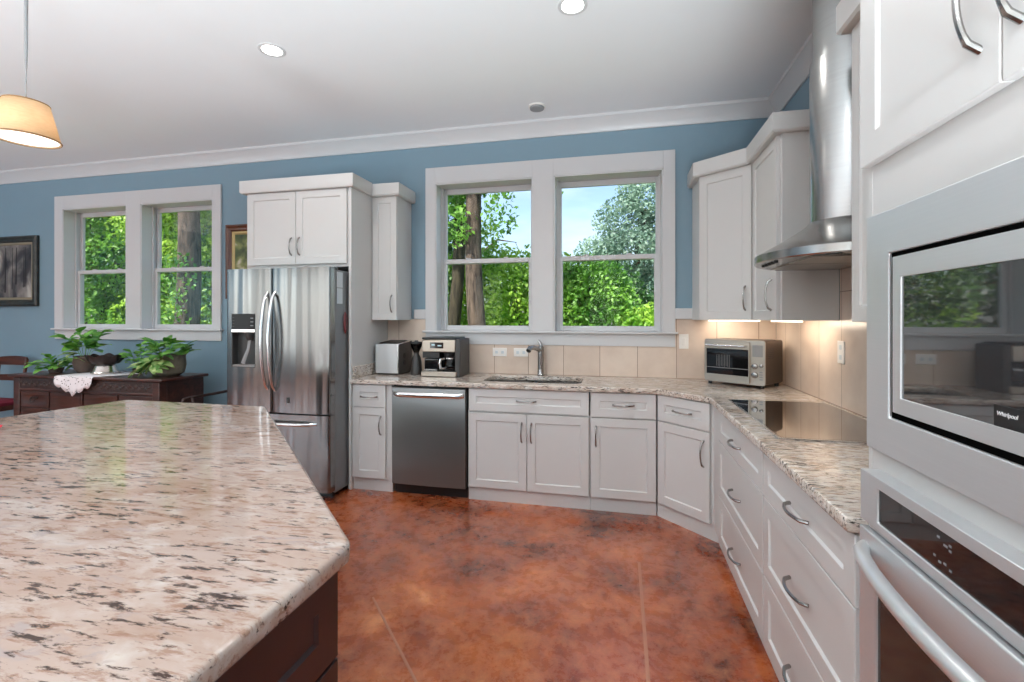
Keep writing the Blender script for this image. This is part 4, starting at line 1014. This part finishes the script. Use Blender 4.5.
cols = [(0.14, 0.50), (0.52, 0.92), (0.94, 1.34), (1.36, 1.77)]
for i, (a, b) in enumerate(cols):
    rows = ((0.555, 0.705), (0.36, 0.545), (0.15, 0.35)) if i in (0, 3) else ((0.15, 0.705),)
    for z0_, z1_ in rows:
        fo = link('drawer' if len(rows) > 1 else 'door', shaker(b - a, z1_ - z0_, 0.028, 0.018, 0.005, 0.008).xf(Matrix.Translation((a, 0.024, z0_))), M['mahogany'], sb)
        if len(rows) > 1: bail(fo, (a + b) / 2, (z0_ + z1_) / 2 + 0.015)
        else: link('knob', MB().lathe([(0.008, 0), (0.014, 0.02), (0.001, 0.024)], n=12).xf(Matrix.Translation((b - 0.05 if i == 1 else a + 0.05, 0.024, 0.45)) @ Matrix.Rotation(PI / 2, 4, 'X')), M['pewter'], fo)
link('side_panel', shaker(D_ - 0.14, 0.58, 0.05, 0.012, 0.006).xf(Matrix.Translation((L_ - 0.056, 0.09, 0.16)) @ Matrix.Rotation(PI / 2, 4, 'Z')), M['mahogany'], sb)
for x in (0.09, L_ - 0.09):
    for y in (0.06, D_ - 0.06): link('foot', MB().lathe([(0.028, 0), (0.042, 0.03), (0.03, 0.07), (0.045, 0.14)], (x, y, 0), 14), M['mahogany'], sb)

def leaf(mb, base, direction, up, L, w, droop=0.25, fold=0.2):
    """one leaf blade of eight faces along a bent midrib"""
    d = Vector(direction).normalized(); u = Vector(up); u = (u - d * u.dot(d)).normalized(); s = d.cross(u)
    prof = ((0, 0.04), (0.25, 0.42), (0.5, 0.5), (0.78, 0.32), (1.0, 0.02)); B = Vector(base); vs = []
    for t_, wd in prof:
        c = B + d * (L * t_) - u * (droop * L * t_ * t_)
        for k in (-1, 0, 1): vs.append(tuple(c + s * (k * wd * w) + u * (abs(k) * fold * wd * w)))
    mb.add(vs, [(3 * i + j, 3 * i + j + 1, 3 * i + 4 + j, 3 * i + 3 + j) for i in range(4) for j in (0, 1)])

def foliage(seed, n, stems, L, w, spread, up_bias=0.5):
    """leaves set along curved stems: stems = list of (base, tip)"""
    rnd = random.Random(seed); mb = MB(); st = MB()
    for b, t_ in stems:
        b, t_ = Vector(b), Vector(t_); mid = (b + t_) / 2 + Vector((0, 0, 0.25 * (t_ - b).length)); path = []
        for i in range(6):
            q = i / 5; path.append(tuple(b * (1 - q) ** 2 + mid * 2 * q * (1 - q) + t_ * q * q))
        st.tube(path, 0.0022, 5)
        for i in range(n):
            q = 0.35 + 0.65 * (i + rnd.random()) / n
            p = b * (1 - q) ** 2 + mid * 2 * q * (1 - q) + t_ * q * q
            a = rnd.uniform(0, 2 * PI)
            dv = Vector((math.cos(a), math.sin(a), rnd.uniform(-0.4, 0.6))) * spread + (t_ - b).normalized() * 0.5
            leaf(mb, p, dv, Vector((rnd.uniform(-.4, .4), rnd.uniform(-.6, .2), 1)), L * rnd.uniform(0.7, 1.15), w * rnd.uniform(0.8, 1.1), rnd.uniform(0.1, 0.4))
    return mb, st
def radial_stems(n, seed, rmin, rmax, zmin, zmax, base_r=0.03, z0=0.0, a0=0, a1=2 * PI):
    rnd = random.Random(seed); out = []
    for i in range(n):
        a = a0 + (a1 - a0) * (i + rnd.random() * 0.6) / n; r = rnd.uniform(rmin, rmax)
        out.append(((base_r * math.cos(a), base_r * math.sin(a), z0), (r * math.cos(a), r * math.sin(a), rnd.uniform(zmin, zmax))))
    return out
def potted(label, loc, pot_prof, potmat, parts, soil=None):
    t = thing('potted_plant', label, 'plant', loc, 0, 'houseplants on the sideboard')
    link('pot', MB().lathe(pot_prof, n=22), potmat, t)
    if soil: link('soil', MB().lathe([(soil[0], soil[1] - 0.01), (soil[0], soil[1]), (0.001, soil[1] + 0.004)], n=16), M['soil'], t)
    for (lm, sm), mat in parts:
        link('leaves', lm, mat, t); link('stems', sm, M['leaf_house'], t)
    return t
sz = sbZ + 0.0008
POT = [(0.045, 0), (0.062, 0.02), (0.072, 0.075), (0.076, 0.10), (0.070, 0.10), (0.064, 0.085)]
potted('low spreading light green plant at the sideboard left end', (-5.56, 3.60, sz), [(0.05, 0), (0.065, 0.05), (0.06, 0.05), (0.05, 0.03)], M['pot'],
       [(foliage(1, 7, radial_stems(11, 1, 0.08, 0.19, 0.04, 0.17, 0.02, 0.03), 0.085, 0.055, 1.0), M['leaf_house'])], (0.055, 0.038))
potted('tall upright broad leaf plant in a clay pot behind the lace', (-5.27, 3.66, sz + 0.0015), [(0.055, 0), (0.08, 0.03), (0.095, 0.10), (0.085, 0.155), (0.092, 0.165), (0.085, 0.165), (0.078, 0.14)], M['pot'],
       [(foliage(2, 6, radial_stems(9, 2, 0.06, 0.17, 0.26, 0.46, 0.02, 0.14), 0.125, 0.085, 1.0), M['leaf_house']), (foliage(12, 5, radial_stems(4, 22, 0.12, 0.2, 0.1, 0.2, 0.05, 0.14), 0.10, 0.06, 1.0), M['leaf_var'])], (0.08, 0.15))
bw = thing('pedestal_bowl', 'dark scalloped bowl standing on a silver foot on the sideboard', 'bowl', (-4.97, 3.64, sz + 0.0015))
link('foot', MB().lathe([(0.115, 0), (0.118, 0.012), (0.10, 0.03), (0.085, 0.075), (0.08, 0.082)], n=28), M['silver'], bw)
mb = MB(); rings = []
for r, z in ((0.05, 0.082), (0.10, 0.095), (0.135, 0.135), (0.155, 0.18), (0.148, 0.18), (0.128, 0.14), (0.09, 0.11), (0.001, 0.10)):
    rings.append([(r * (1 + 0.05 * math.cos(8 * a)) * math.cos(a), r * (1 + 0.05 * math.cos(8 * a)) * math.sin(a), z + (0.012 * math.cos(8 * a) if z > 0.17 else 0)) for a in [2 * PI * k / 64 for k in range(64)]])
link('bowl', mb.loft(rings, cap=False), M['pewter'], bw)
potted('small sparse plant on thin stems right of the dark bowl', (-4.70, 3.74, sz), [(0.035, 0), (0.045, 0.05), (0.04, 0.05), (0.035, 0.03)], M['pewter'],
       [(foliage(5, 5, radial_stems(6, 5, 0.05, 0.12, 0.16, 0.29, 0.01, 0.03), 0.085, 0.06, 1.0), M['leaf_house'])], (0.038, 0.04))
potted('large trailing plant in a round basket at the sideboard right end', (-4.19, 3.64, sz), [(0.08, 0), (0.12, 0.03), (0.135, 0.10), (0.13, 0.19), (0.138, 0.20), (0.128, 0.20), (0.12, 0.17)], M['wicker'],
       [(foliage(6, 6, radial_stems(9, 6, 0.12, 0.24, 0.12, 0.36, 0.06, 0.17), 0.13, 0.085, 0.9), M['leaf_house']),
        (foliage(7, 6, radial_stems(8, 7, 0.16, 0.26, 0.03, 0.12, 0.08, 0.18, 2.6, 5.4), 0.14, 0.06, 0.9), M['leaf_var']),
        (foliage(8, 6, radial_stems(6, 8, 0.10, 0.22, 0.05, 0.22, 0.08, 0.17, 2.4, 4.4), 0.12, 0.08, 0.9), M['leaf_house'])], (0.12, 0.185))
# lace runner: lies on the top and hangs over the front in scallops
mb = MB(); nx = 36; rows = []
for j, (y, z) in enumerate(((3.80, sz + 0.0008), (3.60, sz + 0.0008), (3.388, sz + 0.0012), (3.377, sz - 0.006), (3.373, sz - 0.05), (3.371, sz - 0.10), (3.370, sz - 0.19))):
    row = []
    for i in range(nx + 1):
        u = i / nx; x = -5.235 + 0.465 * u if j > 1 else -5.235 + 0.60 * u
        if j > 1:
            env = 0.045 + 0.10 * max(0, 1 - abs(u - 0.5) * 2.0) + 0.035 * abs(math.sin(u * PI * 5)) ** 0.7; fz = {2: 0, 3: 0, 4: 0.33, 5: 0.66, 6: 1.0}[j]
            zz = z if j < 4 else sz - 0.006 - env * fz
            row.append((x, y - 0.004 * math.sin(u * 40) * fz, zz))
        else: row.append((x, y, z))
    rows.append(row)
lc = MB().loft(rows, cap=False, closed=False)
o = link('lace_runner', lc, M['lace']); md = o.modifiers.new('thickness', 'SOLIDIFY'); md.thickness = 0.0012
tag(o, 'white lace runner hanging over the sideboard front edge', 'runner')

# chairs
def dining_chair(label, loc, rotz):
    t = thing('dining_chair', label, 'chair', loc, rotz)
    link('seat', MB().loft([[(x, y, 0.455) for x, y in rrect(-0.23, 0.23, -0.24, 0.2, 0.04)], [(x, y, 0.49) for x, y in rrect(-0.24, 0.24, -0.25, 0.2, 0.05)], [(x, y, 0.515) for x, y in rrect(-0.2, 0.2, -0.21, 0.17, 0.05)]]), M['seatred'], t, angle=60)
    link('seat_frame', MB().box(-0.225, 0.225, -0.235, 0.20, 0.40, 0.455), M['chairwood'], t, 0.005)
    for s in (-1, 1):
        link('leg', MB().tube([(s * 0.205, -0.215, 0.40), (s * 0.205, -0.22, 0.0)], [0.022, 0.016], 8), M['chairwood'], t)
        link('leg', MB().tube([(s * 0.205, 0.26, 0.0), (s * 0.205, 0.185, 0.42), (s * 0.205, 0.20, 0.62), (s * 0.21, 0.245, 0.955)], [0.017, 0.021, 0.019, 0.016], 8), M['chairwood'], t)
    for z, y, hh in ((0.925, 0.243, 0.045), (0.735, 0.215, 0.032)):
        link('back_rail', MB().loft([[(x, y + 0.02 * (1 - (x / 0.22) ** 2) - 0.012, z - hh), (x, y + 0.02 * (1 - (x / 0.22) ** 2) + 0.010, z - hh), (x, y + 0.02 * (1 - (x / 0.22) ** 2) + 0.010, z + hh * (1 + 0.3 * (1 - (x / 0.22) ** 2))), (x, y + 0.02 * (1 - (x / 0.22) ** 2) - 0.012, z + hh * (1 + 0.3 * (1 - (x / 0.22) ** 2)))] for x in [-0.215 + 0.43 * i / 10 for i in range(11)]]), M['chairwood'], t, 0.004)
    link('stretcher', MB().tube([(-0.2, -0.0, 0.2), (0.2, 0.0, 0.2)], 0.011, 8).tube([(-0.205, -0.21, 0.2), (-0.205, 0.22, 0.2)], 0.011, 8).tube([(0.205, -0.21, 0.2), (0.205, 0.22, 0.2)], 0.011, 8), M['chairwood'], t)
    return t
dining_chair('wooden ladder back chair with burgundy seat left of the sideboard', (-6.80, 3.74, 0), 0.0)

ac = thing('armchair', 'dark slender armed chair between the sideboard and refrigerator', 'chair', (-3.52, 3.68, 0))
dk = M['mahogany_dark']
link('seat', MB().loft([[(x, y, 0.43) for x, y in rrect(-0.23, 0.23, -0.25, 0.22, 0.06)], [(x, y, 0.465) for x, y in rrect(-0.23, 0.23, -0.25, 0.22, 0.06)]]), dk, ac, 0.006)
for s in (-1, 1):
    link('leg', MB().tube([(s * 0.20, -0.21, 0.43), (s * 0.22, -0.23, 0.0)], [0.02, 0.014], 8), dk, ac)
    link('leg', MB().tube([(s * 0.20, 0.25, 0.0), (s * 0.20, 0.20, 0.45), (s * 0.205, 0.245, 0.95)], [0.014, 0.02, 0.015], 8), dk, ac)
    am = link('armrest', MB().tube([(s * 0.205, 0.22, 0.71), (s * 0.25, 0.05, 0.70), (s * 0.29, -0.18, 0.695), (s * 0.295, -0.235, 0.685), (s * 0.293, -0.245, 0.66)], [0.014, 0.013, 0.013, 0.016, 0.012], 8), dk, ac)
    link('arm_post', MB().tube([(s * 0.20, -0.17, 0.45), (s * 0.28, -0.16, 0.70)], [0.013, 0.011], 8), dk, am)
link('back_rail', MB().box(-0.2, 0.2, 0.232, 0.252, 0.86, 0.945), dk, ac, 0.006)
for x in (-0.12, -0.04, 0.04, 0.12): link('spindle', MB().tube([(x, 0.205, 0.46), (x, 0.242, 0.87)], 0.007, 6), dk, ac)

# pictures
def picture(label, x0, x1, z0, z1, fw, fmat, slip, slipmat, canvas):
    t = thing('framed_painting', label, 'painting', ((x0 + x1) / 2, WY, z0))
    w, h = x1 - x0, z1 - z0; X = -w / 2
    prof = [(0, -0.002), (0, -0.030), (fw * 0.25, -0.042), (fw * 0.55, -0.030), (fw * 0.8, -0.034), (fw, -0.020), (fw, -0.004)]
    rings = [[(X + i, y, i), (X + w - i, y, i), (X + w - i, y, h - i), (X + i, y, h - i)] for i, y in prof]
    link('frame', MB().loft(rings, cap=False), fmat, t)
    rings = [[(X + i, y, i), (X + w - i, y, i), (X + w - i, y, h - i), (X + i, y, h - i)] for i, y in ((fw - 0.002, -0.018), (fw + slip * 0.6, -0.022), (fw + slip, -0.010))]
    link('slip', MB().loft(rings, cap=False), slipmat, t)
    q = fw + slip - 0.004
    cv = link('canvas', MB().box(X + q, X + w - q, -0.012, -0.004, q, h - q), canvas, t)
    return t, cv, w, h
p1, cv, w, h = picture('dark framed grey woodland painting left of the left window', -7.62, -6.615, 1.56, 2.385, 0.075, M['frame_dark'], 0.03, plain('pale gilt slip', rgb(150, 140, 118), 0.45, 0.3),
                   painting('woodland oil', ((30, 30, 34), (64, 62, 66), (128, 124, 120), (186, 182, 174)), (4.5, 1, 3.0)))
mb = MB(); rnd = random.Random(9)
for k in range(5):
    x = rnd.uniform(-w / 2 + 0.14, w / 2 - 0.14); ww = rnd.uniform(0.006, 0.02); zb_ = rnd.uniform(0.14, 0.3)
    mb.loft([[(x - ww, -0.0125, zb_), (x + ww, -0.0125, zb_), (x + ww, -0.0120, zb_), (x - ww, -0.0120, zb_)], [(x - ww * 0.5 + 0.01, -0.0125, h - 0.13), (x + ww * 0.5 + 0.01, -0.0125, h - 0.13), (x + ww * 0.5 + 0.01, -0.0120, h - 0.13), (x - ww * 0.5 + 0.01, -0.0120, h - 0.13)]])
link('painted_trunks', mb, plain('dark oil paint', rgb(34, 33, 36), 0.5, vary=0.2), cv)
picture('brown framed green painting partly hidden behind the refrigerator', -3.995, -3.42, 1.62, 2.385, 0.07, M['frame_brown'], 0.035, M['frame_gold'],
        painting('garden oil', ((40, 52, 30), (78, 92, 48), (128, 136, 78), (214, 204, 190)), (6, 1, 6)))

# ------------------------------------------------------------------ outdoors
struct('ground', MB().box(-60, 60, WY + 0.21, 90, -0.6, -0.35), M['lawn'])

def leaf_cloud(blobs, n, size, seed, squash=1.0):
    """many small folded leaf blades filling ellipsoids: blobs = (x, y, z, r, rz)"""
    rs = np.random.RandomState(seed); w = np.array([b[3] ** 2 * b[4] for b in blobs]); w = w / w.sum()
    n = int(n * 1.7); size = size * 0.76
    idx = rs.choice(len(blobs), n, p=w); B = np.array(blobs)[idx]
    d = rs.normal(size=(n, 3)); d /= np.linalg.norm(d, axis=1)[:, None]; rad = rs.uniform(0.25, 1, n) ** 0.5
    P = B[:, :3] + d * rad[:, None] * np.stack([B[:, 3], B[:, 3], B[:, 4]], 1)
    a = rs.normal(size=(n, 3)); a[:, 2] -= 0.25; a /= np.linalg.norm(a, axis=1)[:, None]
    up = rs.normal(size=(n, 3)) * 0.6 + np.array([0, -0.55, 0.9]); s = np.cross(a, up); s /= np.linalg.norm(s, axis=1)[:, None] + 1e-9
    nn = np.cross(s, a); sz_ = size * rs.uniform(0.6, 1.25, n)[:, None]
    v = np.stack([P - a * sz_ * 0.5, P + s * sz_ * 0.30 + nn * sz_ * 0.06, P + a * sz_ * 0.5 - nn * sz_ * 0.08, P - s * sz_ * 0.30 + nn * sz_ * 0.06], 1).reshape(-1, 3)
    i = np.arange(n) * 4
    f = np.concatenate([np.stack([i, i + 1, i + 2], 1), np.stack([i, i + 2, i + 3], 1)])
    me = bpy.data.meshes.new('leaves'); me.vertices.add(len(v)); me.vertices.foreach_set('co', v.ravel())
    me.loops.add(f.size); me.loops.foreach_set('vertex_index', f.ravel()); me.polygons.add(len(f))
    me.polygons.foreach_set('loop_start', np.arange(len(f)) * 3); me.polygons.foreach_set('loop_total', np.full(len(f), 3)); me.update()
    return me
def leaf_obj(name, me, mat, parent):
    me.materials.append(mat); o = bpy.data.objects.new(name, me); COL.objects.link(o); o.parent = parent; return o

LG = {'bright': leafy('sunlit leaf', rgb(98, 156, 44), rgb(190, 224, 90), 0.45, 1.6),  # sunlight put into the leaf colour
      'mid': leafy('green leaf', rgb(62, 120, 44), rgb(146, 196, 78), 0.4, 1.4),
      'deep': leafy('shade leaf', rgb(40, 78, 40), rgb(92, 136, 66), 0.35, 1.2),  # darker copy, shade put into the leaf colour
      'blue': leafy('haze tinted leaf', rgb(92, 124, 106), rgb(150, 178, 156), 0.35, 0.8)}  # pale bluish haze put into the leaf colour
GZ = -0.35
def tree(label, x, y, rad, lean, blobs, n, size, lm, bark, height, seed, branches=(), group='trees outside the windows', cat='tree'):
    t = thing('tree', label, cat, (x, y, GZ), 0, group)
    rnd = random.Random(seed); path, rs = [], []
    for i in range(12):
        q = i / 11; path.append((lean[0] * q + 0.10 * math.sin(q * 5 + seed), lean[1] * q, height * q)); rs.append(rad * (1.25 if i == 0 else 1) * (1 - 0.35 * q))
    link('trunk', MB().tube(path, rs, 14), bark, t)
    if branches:
        for b in branches: link('branch', MB().tube([tuple(Vector(p) - Vector((0, 0, GZ))) for p in b[0]], b[1], 6), bark, t)
    leaf_obj('leaves', leaf_cloud([(bx - x, by - y, bz - GZ, r, rz) for bx, by, bz, r, rz in blobs], n, size, seed), LG[lm], t)
    return t
def bush(label, x, y, blobs, n, size, lm, seed):
    t = thing('bush', label, 'bush', (x, y, GZ), 0, 'bushes outside the windows')
    st = MB(); rnd = random.Random(seed)
    for bx, by, bz, r, rz in blobs:
        for k in range(3):
            st.tube([(rnd.uniform(-.2, .2), rnd.uniform(-.2, .2), 0.0), ((bx - x) * 0.5, (by - y) * 0.5, (bz - GZ) * 0.55), (bx - x + rnd.uniform(-r, r) * .5, by - y + rnd.uniform(-.3, .3), bz - GZ + rz * 0.3)], [0.03, 0.022, 0.008], 5)
    link('stems', st, M['bark_dark'], t)
    leaf_obj('leaves', leaf_cloud([(bx - x, by - y, bz - GZ, r, rz) for bx, by, bz, r, rz in blobs], n, size, seed), LG[lm], t)
    return t

# kitchen window, left pane
tree('big brown tree trunk seen through the left kitchen pane', -2.60, 9.0, 0.20, (-0.45, 0.2),
     [(-3.6, 9.6, 4.4, 0.9, 0.8), (-3.3, 9.0, 3.3, 0.55, 0.45), (-2.0, 9.2, 4.5, 0.75, 0.45), (-2.3, 9.0, 3.5, 0.38, 0.5), (-1.6, 8.8, 4.35, 0.5, 0.25), (-1.0, 8.9, 4.55, 0.45, 0.3), (-1.25, 8.8, 3.75, 0.22, 0.3), (-2.9, 9.5, 5.4, 1.6, 0.7)], 5200, 0.15, 'mid', M['bark'], 6.5, 3,
     [([(-2.75, 8.9, 3.4), (-2.35, 8.85, 3.15), (-2.1, 8.85, 2.95)], [0.045, 0.03, 0.012]), ([(-2.80, 9.0, 4.0), (-2.1, 8.9, 4.5), (-1.3, 8.8, 4.35)], [0.06, 0.04, 0.012]), ([(-1.35, 8.8, 4.35), (-1.2, 8.8, 4.0), (-1.2, 8.8, 3.6)], [0.012, 0.009, 0.005])])
tree('dark slim tree behind the big trunk in the left kitchen pane', -3.75, 10.2, 0.17, (0.1, 0.1),
     [(-4.2, 10.6, 4.2, 1.0, 1.3), (-4.6, 10.4, 2.4, 0.9, 1.2), (-3.9, 10.9, 5.4, 1.2, 1.0)], 4200, 0.15, 'deep', M['bark_dark'], 6.2, 5)
bush('bright green bushy growth right of the big trunk', -2.1, 10.6, [(-2.1, 10.6, 1.6, 0.9, 1.5), (-1.3, 10.8, 1.3, 0.9, 1.4), (-2.9, 11.2, 1.8, 1.0, 1.4), (-1.6, 11.2, 2.4, 0.7, 0.7)], 6500, 0.16, 'bright', 11)
bush('yellow green undergrowth left of the big trunk', -3.6, 11.6, [(-3.6, 11.6, 1.4, 1.0, 1.6), (-4.8, 11.8, 1.6, 1.2, 1.8), (-4.0, 12.2, 3.0, 1.1, 1.2)], 5200, 0.17, 'bright', 12)
# right pane
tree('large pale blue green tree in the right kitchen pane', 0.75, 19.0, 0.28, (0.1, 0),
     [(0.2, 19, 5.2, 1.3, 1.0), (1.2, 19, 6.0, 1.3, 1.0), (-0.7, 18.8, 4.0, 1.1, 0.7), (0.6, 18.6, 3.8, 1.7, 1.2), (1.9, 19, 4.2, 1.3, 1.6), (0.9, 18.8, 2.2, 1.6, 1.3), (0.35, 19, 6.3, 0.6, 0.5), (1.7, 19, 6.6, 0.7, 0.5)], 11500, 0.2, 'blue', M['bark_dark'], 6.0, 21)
bush('feathery light green bush in the right kitchen pane', -0.45, 10.4, [(-0.45, 10.4, 1.9, 0.75, 0.9), (-0.95, 10.6, 1.4, 0.6, 1.3), (-0.1, 10.3, 1.2, 0.7, 1.1), (-0.75, 10.5, 2.45, 0.5, 0.4)], 5200, 0.14, 'mid', 23)
bush('low bright yellow green bush at the right kitchen pane corner', 0.35, 10.0, [(0.35, 10.0, 0.9, 0.55, 0.75), (0.75, 10.2, 1.0, 0.5, 0.8)], 2600, 0.14, 'bright', 24)
bush('deep green hedge across the yard behind the feathery bush', -0.6, 14.6, [(-1.6, 14.6, 1.4, 1.2, 1.7), (-0.2, 14.8, 1.6, 1.2, 1.6), (1.2, 14.6, 1.1, 1.2, 1.3), (-3.0, 14.8, 1.6, 1.2, 1.9)], 7500, 0.2, 'deep', 25)
fn = thing('fence', 'grey wooden picket fence low behind the yard bushes', 'fence', (-3, 12.9, GZ))
mb = MB()
for k in range(70):
    x = k * 0.115; mb.loft([[(x, 0, 0.05), (x + 0.095, 0, 0.05), (x + 0.095, 0.02, 0.05), (x, 0.02, 0.05)], [(x, 0, 1.66), (x + 0.095, 0, 1.66), (x + 0.095, 0.02, 1.66), (x, 0.02, 1.66)], [(x + 0.04, 0, 1.74), (x + 0.055, 0, 1.74), (x + 0.055, 0.02, 1.74), (x + 0.04, 0.02, 1.74)]])
link('pickets', mb, M['fence'], fn)
link('rail', MB().box(0, 8.1, 0.02, 0.06, 0.4, 0.5).box(0, 8.1, 0.02, 0.06, 1.35, 1.45), M['fence'], fn)
for x in (0, 2.7, 5.4, 8.0): link('post', MB().box(x - 0.05, x + 0.05, 0.06, 0.16, 0, 1.75), M['fence'], fn)

# dining window
tree('ivy covered grey tree trunk in the right dining window pane', -9.55, 8.6, 0.27, (0.12, 0.1),
     [(-9.5, 8.3, 1.1, 0.42, 1.0), (-9.3, 8.3, 2.3, 0.34, 0.6), (-10.2, 9.0, 5.2, 1.5, 0.7), (-8.8, 8.9, 5.4, 1.2, 0.7)], 3600, 0.15, 'mid', M['bark'], 6.5, 31)
for k, (lab, x, y, lm, zc) in enumerate((('dense leafy bush left in the left dining pane', -12.6, 8.8, 'mid', 1.6), ('dense leafy bush filling the middle of the left dining pane', -11.4, 9.4, 'bright', 1.7), ('leafy bush just left of the ivy covered trunk', -10.4, 9.8, 'bright', 1.6), ('leafy bush just right of the ivy covered trunk', -8.9, 10.2, 'mid', 1.5))):
    bush(lab, x, y, [(x, y, zc - 0.6, 0.9, 1.4), (x + 0.4, y + 0.3, zc + 1.0, 0.9, 1.0), (x - 0.4, y + 0.2, zc + 2.1, 0.9, 1.0)], 5600, 0.17, lm, 40 + k)
for k, (lab, x, y) in enumerate((('tall dark woodland tree far behind the left dining pane', -16.5, 12.5), ('tall dark woodland tree far behind between the dining panes', -13.8, 13.0), ('tall dark woodland tree far behind the right dining pane', -11.2, 13.4), ('tall dark woodland tree far behind the bushes right of the ivy trunk', -8.8, 13.8))):
    tree(lab, x, y, 0.2, (0.1, 0), [(x, y, 1.2, 1.5, 2.0), (x + 0.3, y, 3.6, 1.7, 1.7), (x - 0.3, y, 5.6, 1.6, 1.4)], 6500, 0.24, 'deep', M['bark_dark'], 6.5, 60 + k)
